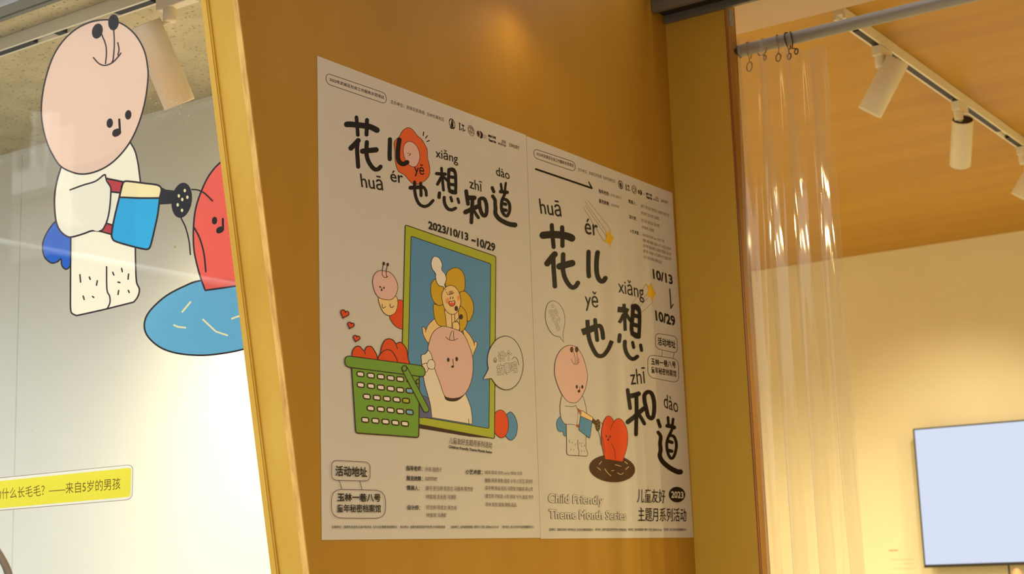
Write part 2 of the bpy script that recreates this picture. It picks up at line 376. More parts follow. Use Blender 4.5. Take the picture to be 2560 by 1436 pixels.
ring('dark bronze ring at the top edge of the clear curtain, fourth from the jamb', 1971, 0.05, 0.006, M_ring, 0.0075, 0.014)
ring('dark bronze ring furthest from the jamb, its clip twisted sideways', 1979, 0.5, 0.035, M_ring, 0.007, 0.006)

def curtain():
    mb = MB(); nz, ns = 60, 260
    zt, zbm = ZROD-0.02, 0.06
    x0 = XR0+0.012; W = xr(2098, 200)-x0
    H = [random.uniform(0, 6.28) for _ in range(8)]
    vs = []
    for j in range(nz+1):
        v = j/nz; z = zt+(zbm-zt)*v; g = min(1.0, v*5)
        for i in range(ns+1):
            s = i/ns
            top = 0.042*(1-s/0.48) if s < 0.48 else -0.035*min(1, (s-0.48)/0.25)     # gathered hem: high over the rod at the jamb, sagging past the last ring
            zz = z+(top if j == 0 else top*max(0, 1-v*6))
            fold = 0.036*math.sin(2*math.pi*3.6*s+H[0]-2.2*v)+0.012*math.sin(2*math.pi*7.3*s+H[1]-3.5*v)+0.006*math.sin(2*math.pi*11.5*s+H[2]+4.5*v)+0.002*math.sin(2*math.pi*26*s+H[4]-6*v)
            sway = 0.020*math.sin(2*math.pi*3.6*s+H[0]-2.2*v+1.3)+0.006*math.sin(2*math.pi*7.3*s+H[3]-3.5*v)
            x = x0+W*s*(0.96+0.06*v)+sway*(0.5+0.5*g)*min(1, s*8)*min(1, (1-s)*10+.2)
            y = YROD-0.045+fold*(0.35+0.65*g)+0.01*v
            vs.append((x, y, zz))
    fs = [(j*(ns+1)+i, j*(ns+1)+i+1, (j+1)*(ns+1)+i+1, (j+1)*(ns+1)+i) for j in range(nz) for i in range(ns)]
    mb.add(vs, fs, M_vinyl, True)
    o = mb.build('curtain', at=(x0+W/2, YROD, 0))
    return props(o, 'clear vinyl curtain gathered in folds beside the wooden jamb', 'curtain')
curtain()

# ================================================================== TELEVISION
YTV = YB-0.075
a, b = on_y(2282, 1073, YTV), on_y(2312, 1420.6, YTV)
tx, tz1, tz0 = a[0], a[2], b[2]; th = tz1-tz0; tw = th*1.72
tv = empty('television', (tx+tw/2, YTV, (tz0+tz1)/2), 'wall-mounted television showing a blank pale blue white screen', 'television')
mb = MB(); bz = 0.006
mb.box((tx, YTV, tz1-bz), (tx+tw, YTV+.035, tz1), M_tv); mb.box((tx, YTV, tz0), (tx+tw, YTV+.035, tz0+.014), M_tv)
mb.box((tx, YTV, tz0+.014), (tx+bz, YTV+.035, tz1-bz), M_tv); mb.box((tx+tw-bz, YTV, tz0+.014), (tx+tw, YTV+.035, tz1-bz), M_tv)
mb.box((tx+bz, YTV+.012, tz0+.014), (tx+tw-bz, YTV+.035, tz1-bz), M_tv); mb.build('bezel', tv)
m_scr = pmat('lit_screen', (222, 232, 255), .35, emit=0.9, spec=0.2); m_scr.node_tree.nodes['Principled BSDF'].inputs['Base Color'].default_value = (.01, .01, .012, 1)
MB().box((tx+bz+.0005, YTV+.004, tz0+.0145), (tx+tw-bz-.0005, YTV+.0115, tz1-bz-.0005), m_scr).build('screen', tv)
MB().box((tx+tw*.3, YTV+.0355, tz0+th*.3), (tx+tw*.7, YB-.001, tz0+th*.7), M_tv).build('wall_mount', tv)
cx = on_y(2523, 1430, YTV+.02)[0]
MB().tube([(cx, YTV+.02, tz0-.0005), (cx+.002, YTV+.02, tz0-.2), (cx, YTV+.03, tz0-.6), (cx+.02, YTV+.03, 0.35)], 0.004, M_tv).build('power_cable', tv)

# ================================================================== FLAT ARTWORK TOOLS
def catmull(pts, closed, n=8):
    P = [np.array(p, float) for p in pts]; N = len(P); out = []
    for i in range(N if closed else N-1):
        p1, p2 = P[i], P[(i+1) % N]; p0 = P[i-1] if (closed or i > 0) else 2*p1-p2
        p3 = P[(i+2) % N] if (closed or i+2 < N) else 2*p2-p1
        for k in range(n):
            t = k/n; out.append(.5*((2*p1)+(p2-p0)*t+(2*p0-5*p1+4*p2-p3)*t*t+(3*p1-p0-3*p2+p3)*t**3))
    if not closed: out.append(P[-1])
    return out
INK = {}
def ink(c, kind):
    k = (c, kind)
    if k not in INK:
        if kind == 'print': INK[k] = pmat('print_%02x%02x%02x' % c, c, 0.5, spec=0.15)
        else:
            m = pmat('vinyl_film_%02x%02x%02x' % c, c, 0.35, spec=0.3); nt = m.node_tree; n = nt.nodes
            tl = n.new('ShaderNodeBsdfTranslucent'); tl.inputs[0].default_value = rgb(*c); mx = n.new('ShaderNodeMixShader'); mx.inputs[0].default_value = 0.07
            nt.links.new(n['Principled BSDF'].outputs[0], mx.inputs[1]); nt.links.new(tl.outputs[0], mx.inputs[2]); nt.links.new(mx.outputs[0], n['Material Output'].inputs[0])
            INK[k] = m
    return INK[k]
_txt = {}
def text_mesh(body, bold):
    k = (body, bold)
    if k in _txt: return _txt[k]
    c = bpy.data.curves.new('t', 'FONT'); c.body = body; c.resolution_u = 3; c.fill_mode = 'BOTH'
    o = bpy.data.objects.new('t', c); COL.objects.link(o)
    ev = o.evaluated_get(bpy.context.evaluated_depsgraph_get()); me = ev.to_mesh()
    V = np.array([(*v.co[:2], 0.0) for v in me.vertices]); F = [tuple(p.vertices) for p in me.polygons]
    ev.to_mesh_clear(); bpy.data.objects.remove(o); bpy.data.curves.remove(c)
    if bold:                                      # heavier weight: the same letters set again slightly shifted all round
        n0 = len(V); F0 = F; V0 = V; V = V0; F = list(F0)
        for i in range(8):
            V = np.vstack((V, V0+np.array((bold*math.cos(i*math.pi/4), bold*math.sin(i*math.pi/4), 1.3e-6*(i+1))))); F += [tuple(q+n0*(i+1) for q in f) for f in F0]
    _txt[k] = (V, F); return V, F
class Art:
    """flat print or film lying on one plane; pts are measured on the photograph and laid onto that plane"""
    def __init__(s, plane, base, sign, kind):
        s.plane, s.base, s.sign, s.kind = plane, base, sign, kind; s.n = 0; s.step = 7e-6; s.thin, s.thick = (1.28, 1.06) if kind == 'print' else (1.0, 1.0); s.mb = {}; s.cur = None; s.fr = (0, 0, 1)
    def F(s, x0, y0, sc): s.fr = (x0, y0, sc)
    def part(s, name):
        s.name = name; s.cur = '%s#%d' % (name, len(s.mb)); s.mb[s.cur] = MB()
    def fresh(s):                                     # the next lines of lettering become a piece of their own
        if s.mb[s.cur].v: s.part(s.name)
    def px(s, p): return (s.fr[0]+p[0]/s.fr[2], s.fr[1]+p[1]/s.fr[2])
    def put(s, pts_px, faces, c):
        s.n += 1; off = s.base+s.sign*s.step*s.n
        fn = on_x if s.plane == 'x' else on_y
        vs = []
        for p in pts_px:
            q = fn(p[0], p[1], s.base); q = q.copy(); q[0 if s.plane == 'x' else 1] = off; vs.append(q)
        s.mb[s.cur].add(vs, faces, ink(c, s.kind))
    def poly(s, pts, c):
        P = [s.px(p) for p in pts]
        tri = tessellate_polygon([[Vector((p[0], p[1], 0)) for p in P]])
        s.put(P, [tuple(t) for t in tri], c)
    def fill(s, pts, c, line=0, lc=None, smooth=True, n=8):
        q = catmull(pts, True, n) if smooth else pts
        s.poly(q, c)
        if line: s.stroke(list(q), line, lc or DARK, smooth=False, loop=True)
    def pieces(s, segs, c, line=0, lc=None):
        q = []
        for sg in segs: q += list(catmull(sg, False, 8)) if len(sg) > 2 else [np.array(p, float) for p in sg]
        s.poly(q, c)
        if line: s.stroke(list(q), line, lc or DARK, smooth=False, loop=True)
    def rpoly(s, pts, r, c, line=0, lc=None):
        P = [np.array(p, float) for p in pts]; q = []
        for i in range(len(P)):
            a, b, d = P[i-1], P[i], P[(i+1) % len(P)]
            u = (a-b); lu = np.linalg.norm(u); w = (d-b); lw = np.linalg.norm(w); rr = min(r, lu*.49, lw*.49)
            p0, p1 = b+u/lu*rr, b+w/lw*rr
            for k in range(7):
                t = k/6; q.append((1-t)**2*p0+2*t*(1-t)*b+t*t*p1)
        if c is not None: s.poly(q, c)
        if line: s.stroke(q, line, lc or DARK, smooth=False, loop=True)
    def stroke(s, pts, w, c, smooth=True, w2=None, closed=False, cap=True, loop=False):
        if closed: q = catmull(pts, True, 8); loop = True
        else: q = catmull(pts, False, 8) if smooth and len(pts) > 2 else [np.array(p, float) for p in pts]
        q = [np.array(s.px(p)) for p in q]; w = w/s.fr[2]; w *= s.thin if w < 3 else s.thick; w2 = w if w2 is None else w2/s.fr[2]
        k = [q[0]]
        for p in q[1:]:
            if np.linalg.norm(p-k[-1]) > 1e-4: k.append(p)
        if loop and np.linalg.norm(k[0]-k[-1]) < 1e-4: k.pop()
        q = k; N = len(q); vs = []; fs = []
        if N < 2: return
        for i in range(N):
            t = (q[(i+1) % N]-q[i-1]) if loop else (q[min(i+1, N-1)]-q[max(i-1, 0)]); L = np.linalg.norm(t); t = t/L if L > 1e-9 else np.array((1.0, 0)); nn = np.array((-t[1], t[0]))
            ww = (w+(w2-w)*i/(N-1))/2; vs += [q[i]+nn*ww, q[i]-nn*ww]
        fs = [(2*i, 2*i+2, 2*i+3, 2*i+1) for i in range(N-1)]
        if loop: fs.append((2*N-2, 0, 1, 2*N-1)); cap = False
        if cap:
            for e, (i, j, ww) in enumerate(((0, 1, w/2), (N-1, N-2, w2/2))):
                d = q[i]-q[j]; a0 = math.atan2(d[1], d[0]); b = len(vs); vs.append(q[i])
                for kk in range(9): a = a0-math.pi/2+math.pi*kk/8; vs.append(q[i]+ww*np.array((math.cos(a), math.sin(a))))
                fs += [(b, b+1+kk, b+2+kk) for kk in range(8)]
        s.put(vs, fs, c)
    def ell(s, x, y, rx, ry, c, rot=0, line=0, lc=None, n=28):
        cr, sr = math.cos(math.radians(rot)), math.sin(math.radians(rot))
        q = [(x+rx*math.cos(t)*cr-ry*math.sin(t)*sr, y+rx*math.cos(t)*sr+ry*math.sin(t)*cr) for t in np.linspace(0, 2*math.pi, n+1)[:-1]]
        if c is not None: s.poly(q, c)
        if line: s.stroke(q, line, lc or DARK, smooth=False, loop=True)
    def text(s, body, tl, tr, bl, c, bold=0.0, ref=None, up=0):
        if up == 0 and 'lettering' in s.name: s.fresh()
        V, Fc = text_mesh(body, bold); R = text_mesh(body, ref)[0] if ref is not None else V
        lo, hi = R.min(0), R.max(0); tl, tr, bl = (np.array(s.px(p)) for p in (tl, tr, bl))
        fn = on_x if s.plane == 'x' else on_y
        A, B, Cc = (fn(p[0], p[1], s.base) for p in (tl, tr, bl))
        s.n += up; off = s.base+s.sign*s.step*(s.n+1-up); vs = []
        for v in V:
            a = (v[0]-lo[0])/(hi[0]-lo[0]); b = (hi[1]-v[1])/(hi[1]-lo[1]); q = A+a*(B-A)+b*(Cc-A); q[0 if s.plane == 'x' else 1] = off+s.sign*v[2]; vs.append(q)
        s.mb[s.cur].add(vs, Fc, ink(c, s.kind))
    def outline_text(s, body, tl, tr, bl, c, paper, b0, b1):
        if 'lettering' in s.name: s.fresh()
        s.text(body, tl, tr, bl, c, b0, up=2); s.text(body, tl, tr, bl, paper, b1, ref=b0, up=2)
    def build(s, root, under=None):                   # under: {sub-part: part}
        made = {}
        for k, mb in sorted(s.mb.items(), key=lambda kv: kv[0].split('#')[0] in (under or {})):
            nm = k.split('#')[0]
            if mb.v: made[nm] = mb.build(nm, made[under[nm]] if under and nm in under else root)
# ================================================================== POSTERS
PAPER = (211, 207, 200); DARK = (58, 34, 22); BLK = (24, 16, 13); GREY = (120, 108, 96)
PINK = (228, 190, 182); ORG = (230, 104, 50); RED = (228, 78, 28); YEL = (210, 172, 36); CRM = (240, 210, 150); LIME = (172, 186, 56); GRN = (116, 164, 60); BLU = (88, 148, 198); IND = (98, 104, 150); WHT = (240, 234, 226)
def sheet(name_label, tl, tr, br, bl, x0, x1):
    P = [on_x(*q, 0.0) for q in (tl, tr, br, bl)]
    c = sum(P)/4; root = empty('poster', (x0, float(c[1]), float(c[2])), name_label, 'poster', 'event posters on the wood panel')
    m = ink(PAPER, 'print')
    MB().prism([(x0, p[1], p[2]) for p in P], [(x1, p[1], p[2]) for p in P], m).build('sheet', root)
    return root
P1 = sheet('left poster, with a green picture frame and a basket of red hearts', (792.6, 139.9), (1314.2, 338.2), (1350.4, 1345.6), (804, 1351), 0.0004, 0.0010)
P2 = sheet('right poster with a figure watering a red heart plant, next to the corner post', (1315.2, 340.6), (1679.8, 483), (1733, 1344.7), (1351.3, 1348), 0.0004, 0.0010)
def glyph(it):                                   # one brush stroke; None starts the next character
    if it is None: a.fresh()
    else: a.stroke(it[1], it[0], BLK, cap=it[2] if len(it) > 2 else True)
a = Art('x', 0.00105, 1, 'print')
PA = (780, 130, 3.0554); PB = (780, 540, 3.4196); PC = (780, 900, 3.1214); PD = (1310, 340, 3.7795); PE = (1310, 680, 3.7795); PF = (1310, 1000, 3.7795)
A1 = (850, 280, 6.8375); A2 = (1010, 400, 9.573); A3 = (1140, 400, 7.558); A4 = (1110, 280, 11.967); A5 = (1000, 640, 5.127); A6 = (1000, 860, 5.522); A7 = (840, 640, 4.4875)
B1 = (1335, 480, 5.5227); B2 = (1440, 690, 6.2455); B3 = (1550, 900, 4.784); B4 = (1340, 740, 2.9923)
FOOT = ('支持单位：成都市未成年人保护联合会  玉东社区健康家庭辅导站', '承办单位：成都市武侯区爱妤明天青少年发展促进会', '协办单位：童年秘密档案馆  胡燕子工作室  后场BACKSTAGE', '学术支持：四川大学艺术与美学健康研究中心')
PROJ = '2023年武侯区社会工作服务示范项目'; HOST = '主办单位：武侯区民政局  玉林东路社区'
# ---- left poster: header
a.part('header_lettering'); a.F(*PA)
a.rpoly([(107, 160), (567, 318), (567, 399), (107, 241)], 40, None, 3.2, BLK)
a.text(PROJ, (134, 194), (548, 335), (134, 222), BLK, 0.018)
a.text(HOST, (600, 363), (1010, 504), (600, 393), BLK, 0.008)
a.part('logo_row'); a.F(*A4)
a.ell(242, 352, 84, 166, BLK, -17); a.ell(242, 352, 66, 138, PAPER, -17); a.fill([(215, 300), (240, 200), (270, 300), (282, 430), (240, 470), (200, 400)], BLK); a.fill([(170, 430), (225, 480), (300, 450), (320, 480), (250, 510), (190, 490)], BLK); a.stroke([(165, 280), (190, 230)], 14, BLK); a.stroke([(300, 330), (290, 260)], 14, BLK)
a.stroke([(468, 335), (470, 535)], 24, BLK); a.stroke([(440, 325), (490, 345)], 14, BLK); a.stroke([(450, 530), (500, 545)], 14, BLK); a.poly([(520, 360), (600, 395), (600, 445), (560, 440), (530, 400)], BLK); a.ell(520, 515, 18, 28, BLK); a.stroke([(570, 470), (572, 580)], 20, BLK); a.ell(617, 553, 18, 28, BLK)
a.ell(808, 558, 82, 162, None, -17, 12, (110, 86, 64)); a.ell(808, 555, 62, 125, None, -17, 6, (130, 104, 80))
for q in ([(735, 480), (800, 470), (860, 520)], [(770, 430), (800, 520), (780, 600)], [(830, 480), (850, 560), (800, 640)], [(750, 560), (830, 620), (880, 640)]): a.stroke(q, 14, (120, 92, 68))
a.ell(1025, 655, 46, 100, (120, 96, 72), -12); a.ell(1022, 645, 22, 60, BLK, -12); a.fill([(1055, 570), (1110, 590), (1155, 660), (1158, 740), (1125, 795), (1075, 770), (1100, 700), (1090, 630)], BLK)
for i in range(4): a.stroke([(1180, 680+i*34), (1275-10*(i % 3), 712+i*28)], 8, (150, 124, 96))
a.text('燕胡子工作室', (1320, 668), (1550, 745), (1320, 745), BLK, 0.06); a.text('Yanzi Hu', (1325, 790), (1555, 870), (1325, 868), BLK, 0.07)
a.text('后场', (1720, 820), (1845, 862), (1722, 925), (90, 66, 46), 0.01); a.text('BACKSTAGE', (1618, 905), (1850, 985), (1618, 968), (80, 58, 40), 0.03)
a.text('玉林会客厅', (1940, 915), (2255, 1030), (1942, 1030), (96, 72, 50), 0.01)
# ---- left poster: title
a.part('egg_drawing'); a.F(*A1)
a.fill([(1010, 425), (1060, 335), (1110, 290), (1165, 268), (1230, 295), (1280, 350), (1330, 415), (1400, 475), (1450, 560), (1490, 650), (1497, 790), (1520, 880), (1535, 990), (1525, 1080), (1470, 1160), (1400, 1210), (1320, 1240), (1250, 1230), (1190, 1180), (1140, 1120), (1090, 1070), (1000, 1015), (955, 900), (940, 790), (935, 640), (922, 560), (940, 490)], ORG, 7)
a.fill([(1185, 505), (1255, 530), (1320, 600), (1360, 720), (1355, 820), (1320, 905), (1265, 942), (1190, 915), (1130, 850), (1095, 760), (1080, 660), (1095, 570), (1135, 520)], PINK, 7)
for p in ((1165, 708), (1205, 722)): a.ell(*p, 7, 12, DARK)
a.stroke([(1192, 712), (1188, 742)], 6, DARK); a.ell(1184, 743, 10, 8, DARK)
for q in ([(1430, 345), (1422, 405)], [(1492, 408), (1462, 448)], [(1525, 490), (1487, 505)]): a.stroke(q, 14, BLK)
a.part('title_character')
for it in ((92, [(115, 213), (180, 212), (280, 222), (380, 232), (480, 245), (560, 275), (630, 312)]), (58, [(280, 92), (290, 200), (297, 300), (304, 395)]), (64, [(460, 138), (457, 250), (452, 388)]),
    (82, [(310, 490), (260, 545), (185, 620)]), (66, [(300, 520), (290, 640), (300, 800), (310, 938)]), (68, [(457, 518), (452, 620), (452, 720), (475, 820), (530, 920), (590, 980), (650, 978), (692, 938)]), (85, [(385, 672), (480, 662), (615, 648)]),
    None, (68, [(853, 470), (850, 600), (847, 720), (850, 806)]), (74, [(1013, 478), (1000, 560), (988, 680), (990, 790), (1020, 860), (1080, 892), (1145, 862)])): glyph(it)
a.F(*A2); a.fresh()
for it in ((88, [(152, 668), (260, 662), (350, 655), (430, 655)]), (64, [(400, 640), (470, 660), (520, 740), (533, 850)]), (70, [(252, 530), (250, 640), (255, 740), (275, 860), (320, 990), (390, 1080), (490, 1115), (590, 1080), (692, 975)]), (68, [(398, 560), (403, 700), (407, 855)]),
    None, (76, [(780, 328), (860, 335), (985, 342)]), (62, [(895, 200), (905, 350), (925, 550), (943, 725)]), (72, [(900, 400), (850, 490), (802, 580)]), (64, [(930, 400), (1000, 460), (1070, 530)]),
    (68, [(1072, 230), (1066, 400), (1066, 600), (1090, 720), (1140, 780), (1230, 790)]), (70, [(1075, 235), (1130, 218), (1190, 240), (1226, 330), (1235, 500), (1235, 650), (1230, 785)]), (72, [(1080, 405), (1225, 425)]), (72, [(1080, 580), (1225, 605)]), (90, [(1100, 745), (1225, 785)]), (80, [(1085, 245), (1140, 232), (1190, 258)]),
    (76, [(845, 795), (835, 898)]), (72, [(960, 900), (962, 1000), (995, 1100), (1060, 1178), (1150, 1195), (1230, 1158)]), (62, [(1115, 895), (1143, 988)]), (60, [(1285, 930), (1312, 1025)])): glyph(it)
a.F(*A3); a.fresh()
KNOW = ((66, [(190, 590), (205, 700), (225, 833)]), (85, [(215, 715), (290, 718), (342, 718)]), (66, [(310, 730), (305, 850), (295, 1000), (288, 1183)]), (82, [(178, 988), (280, 940), (405, 882)]), (52, [(335, 960), (380, 1030), (422, 1095)]))
for w, q in KNOW: a.stroke(q, w, BLK)
a.stroke([(440, 760), (480, 728), (535, 745), (570, 830), (578, 930), (570, 1020), (540, 1055), (500, 1035), (465, 960), (443, 860)], 66, BLK, closed=True)
a.fresh()
for w, q, w2 in ((56, [(682, 525), (712, 602)], None), (58, [(690, 685), (735, 760), (738, 840), (745, 920), (740, 990), (760, 1050), (820, 1120), (920, 1180), (1020, 1218), (1112, 1230)], 92), (42, [(846, 455), (865, 590)], None), (42, [(938, 438), (920, 590)], None), (62, [(840, 600), (900, 605), (965, 615)], None), (50, [(930, 620), (900, 690), (870, 745)], None), (56, [(878, 825), (938, 842)], None), (62, [(878, 940), (942, 955)], None)): a.stroke(q, w, BLK, w2=w2)
a.stroke([(880, 745), (950, 757), (1000, 820), (1015, 910), (1000, 1000), (960, 1062), (905, 1032), (865, 960), (855, 870), (862, 790)], 54, BLK, closed=True)
a.part('pinyin_lettering'); a.F(*A1)
a.text('huā', (336, 1040), (708, 1105), (366, 1288), BLK, 0.004); a.text('ér', (850, 993), (1068, 1035), (862, 1188), BLK, 0.006); a.text('yě', (1262, 868), (1432, 905), (1272, 1100), BLK, 0.004)
a.F(*PA); a.text('xiǎng', (940, 728), (1110, 776), (946, 826), BLK, 0.003)
a.F(*A3); a.text('zhī', (244, 330), (488, 415), (254, 528), BLK, 0.002); a.text('dào', (748, 122), (1004, 205), (758, 294), BLK, 0.002)
# ---- left poster: date
a.part('date_lettering'); a.F(*PB)
a.text('2023/10/13', (992, 42), (1335, 148), (992, 112), BLK, 0.035); a.stroke([(1362, 207), (1398, 218)], 15, BLK, cap=False); a.text('10/29', (1410, 188), (1565, 236), (1410, 262), BLK, 0.035)
# ---- left poster: picture frame with the scene in it
a.part('caterpillar_drawing'); a.F(*A7)
a.fill([(690, 500), (760, 520), (800, 640), (790, 780), (760, 815), (735, 822), (680, 800), (630, 750), (600, 680), (640, 600)], RED, 5)
a.fill([(480, 470), (485, 540), (520, 620), (560, 660), (610, 670), (660, 640), (685, 580), (690, 510), (670, 455), (580, 420)], CRM, 5)
a.fill([(410, 320), (415, 240), (450, 185), (500, 165), (560, 175), (600, 185), (650, 235), (685, 310), (688, 380), (660, 455), (615, 492), (560, 492), (490, 475), (440, 420)], PINK, 5)
for q in ([(530, 90), (520, 150), (515, 200), (530, 235), (555, 245), (580, 230)], [(577, 100), (562, 160), (560, 210), (568, 240)], [(515, 545), (515, 575), (530, 587), (552, 572)], [(603, 540), (605, 570), (625, 582), (645, 565)]): a.stroke(q, 6, DARK)
a.ell(533, 87, 14, 20, DARK); a.ell(577, 98, 14, 20, DARK); a.ell(493, 350, 8, 13, DARK); a.ell(535, 360, 8, 13, DARK); a.stroke([(512, 358), (510, 385)], 5, DARK); a.ell(509, 384, 11, 11, DARK)
a.part('ball_drawing'); a.F(*A6)
a.fill([(1505, 947), (1560, 970), (1605, 1060), (1617, 1150), (1600, 1260), (1550, 1325), (1500, 1322), (1440, 1240), (1430, 1060)], BLU, 6)
a.fill([(1370, 915), (1430, 935), (1478, 1010), (1495, 1110), (1485, 1200), (1445, 1280), (1390, 1300), (1330, 1260), (1290, 1180), (1280, 1050), (1310, 960)], RED, 6)
a.part('picture_frame_drawing'); a.F(0, 0, 1)
a.poly([(1040, 1060), (1047, 1071), (1174, 1092), (1235, 1097), (1130, 1070)], DARK)
a.rpoly([(1012.5, 562.5), (1239, 641.5), (1235.6, 1097.4), (1000.5, 1053)], 5, LIME, 1.6)
a.rpoly([(1027, 590.5), (1226, 660), (1221.8, 1072), (1016, 1037)], 3.5, BLU, 1.4)
a.part('flower_child_drawing'); a.F(*A5)
a.fill([(283, 925), (292, 910), (308, 918), (330, 950), (350, 900), (400, 842), (450, 815), (560, 900), (450, 1050), (370, 1122), (320, 1065), (292, 1000)], CRM, 6)
a.stroke([(330, 950), (322, 980)], 6, DARK)
a.fill([(800, 940), (870, 990), (930, 1080), (945, 1120), (962, 1100), (982, 1110), (980, 1160), (950, 1230), (920, 1285), (860, 1150)], CRM, 6); a.stroke([(943, 1115), (952, 1150)], 6, DARK)
for q in ([(585, 260), (620, 190), (700, 153), (770, 175), (815, 240), (830, 330), (820, 440), (760, 480), (650, 440), (580, 380)], [(390, 400), (400, 350), (450, 300), (530, 330), (560, 450), (555, 640), (490, 638), (430, 590), (395, 500)], [(430, 620), (425, 700), (440, 800), (480, 880), (530, 905), (590, 905), (580, 640), (500, 640)], [(760, 490), (815, 455), (870, 490), (920, 570), (940, 660), (925, 760), (870, 840), (780, 700)], [(750, 670), (790, 655), (840, 720), (857, 810), (845, 900), (800, 960), (760, 965), (745, 800)]): a.fill(q, YEL, 6)
a.pieces([[(562, 690), (650, 740), (742, 700)], [(742, 700), (755, 830), (762, 950)], [(762, 950), (740, 972), (700, 972), (668, 940)], [(660, 960), (600, 965), (572, 940)], [(590, 905), (582, 800), (562, 690)]], CRM, 6)
a.stroke([(655, 750), (660, 850), (660, 960)], 6, DARK); a.stroke([(700, 700), (698, 780), (700, 850)], 6, DARK)
a.fill([(670, 870), (690, 850), (730, 850), (755, 880), (758, 940), (740, 968), (700, 970), (675, 940)], CRM, 6); a.stroke([(705, 850), (720, 830), (745, 850)], 5, DARK); a.stroke([(750, 790), (720, 830), (700, 852)], 6, DARK)
a.fill([(530, 530), (545, 455), (580, 405), (640, 380), (700, 400), (750, 465), (775, 570), (760, 660), (720, 730), (670, 752), (610, 730), (560, 660)], CRM, 6)
a.ell(603, 578, 26, 42, (240, 168, 108)); a.ell(745, 542, 20, 36, (240, 168, 108)); a.ell(603, 578, 16, 28, (240, 150, 92)); a.ell(746, 542, 12, 24, (240, 150, 92))
a.ell(640, 543, 6, 18, DARK); a.ell(673, 540, 6, 18, DARK)
a.fill([(620, 600), (638, 580), (660, 588), (688, 574), (703, 600), (690, 635), (660, 648), (632, 636)], (226, 88, 50), 6); a.poly([(635, 590), (652, 590), (650, 606), (638, 602)], WHT); a.poly([(662, 592), (684, 580), (690, 592), (668, 606)], WHT)
a.stroke([(592, 465), (605, 495), (628, 498), (645, 475), (635, 456), (624, 470), (635, 495), (655, 492), (668, 470), (658, 450), (648, 465), (660, 488), (690, 470)], 5, DARK)
a.ell(716, 676, 23, 33, DARK); a.ell(777, 783, 25, 34, DARK)
a.pieces([[(565, 375), (588, 300), (570, 230), (530, 180), (535, 110), (505, 40), (460, 10), (425, 15), (400, 60), (395, 110), (410, 170), (450, 230), (452, 280), (465, 340), (500, 385), (545, 393)], [(545, 393), (582, 445)], [(582, 445), (565, 375)]], WHT, 6)
a.part('apple_head_figure_drawing'); a.F(*A6)
a.fill([(240, 780), (270, 740), (310, 722), (355, 732), (392, 765), (415, 800), (435, 900), (436, 1020), (350, 1020), (240, 1000)], IND, 5)
a.pieces([[(318, 455), (345, 392), (380, 345)], [(380, 345), (470, 340)], [(470, 340), (540, 530), (605, 710)], [(605, 710), (640, 760), (700, 780), (800, 770), (895, 685)], [(895, 685), (940, 790), (975, 900), (990, 1030), (990, 1113)], [(990, 1113), (435, 1020)], [(435, 1020), (415, 850), (385, 730), (340, 570), (318, 455)]], (236, 226, 206), 6)
a.stroke([(940, 1040), (948, 1110)], 6, DARK)
a.fill([(605, 705), (625, 772), (700, 797), (790, 785), (870, 722), (896, 680), (830, 700), (740, 730), (650, 720)], DARK)
a.F(0, 0, 1)
a.fill([(1097.5, 819.4), (1085.8, 827.2), (1078, 839), (1071.2, 858.4), (1069, 874), (1072, 882), (1079.7, 896.2), (1086, 923.4), (1097.8, 956), (1108.6, 986.6), (1117.7, 994.9), (1134, 996.7), (1150.3, 993.1), (1163, 983.1), (1173.8, 963.2), (1180.2, 937.9), (1181.4, 912.5), (1179.4, 888), (1171.6, 864.3), (1161.9, 842.8), (1150.2, 829.2), (1128, 821), (1109.2, 816.5)], PINK, 1.1)
a.F(*A5); 
for q in ([(580, 1040), (620, 1075), (680, 1085), (735, 1062)], [(630, 1075), (640, 1010), (665, 960)], [(690, 1080), (680, 1020), (682, 965)]): a.stroke(q, 6, DARK)
a.F(*A6); a.ell(660, 222, 19, 30, DARK); a.ell(777, 212, 19, 30, DARK); a.stroke([(723, 215), (732, 300)], 7, DARK); a.fill([(698, 318), (708, 305), (730, 300), (740, 312), (732, 330), (712, 332)], DARK)
a.fill([(290, 230), (288, 175), (300, 152), (345, 140), (385, 95), (415, 130), (440, 215), (380, 265), (330, 272), (300, 290)], (236, 226, 206), 6); a.fill([(300, 295), (345, 270), (370, 285), (384, 340), (365, 385), (345, 390), (320, 330)], (236, 226, 206), 6); a.fill([(370, 270), (400, 225), (440, 222), (470, 255), (476, 310), (452, 352), (400, 345), (372, 315)], (236, 226, 206), 6)
a.part('basket_drawing'); a.F(*A7)
a.fill([(175, 1140), (180, 1070), (215, 1022), (260, 1018), (310, 1065), (340, 1022), (390, 1020), (430, 1070), (455, 1130), (450, 1200), (300, 1220), (180, 1190)], RED, 8); a.stroke([(310, 1065), (325, 1105)], 7, DARK)
a.fill([(495, 1085), (510, 1010), (545, 950), (590, 932), (640, 950), (668, 985), (715, 970), (755, 1000), (790, 1060), (800, 1140), (795, 1230), (480, 1200)], RED, 8); a.stroke([(665, 985), (685, 1045)], 7, DARK)
a.fill([(468, 1168), (500, 1095), (560, 1055), (610, 1065), (650, 1110), (678, 1200), (560, 1240)], RED, 8)
a.F(*PC)
a.rpoly([(303, 40), (318, 250), (338, 572), (600, 590), (829, 608), (832, 400), (833, 100), (560, 70)], 22, GRN, 7)
def hole(x, y, c): a.rpoly([(x-28, y-20), (x+26, y-16), (x+28, y+21), (x-26, y+15)], 15, c, 8)
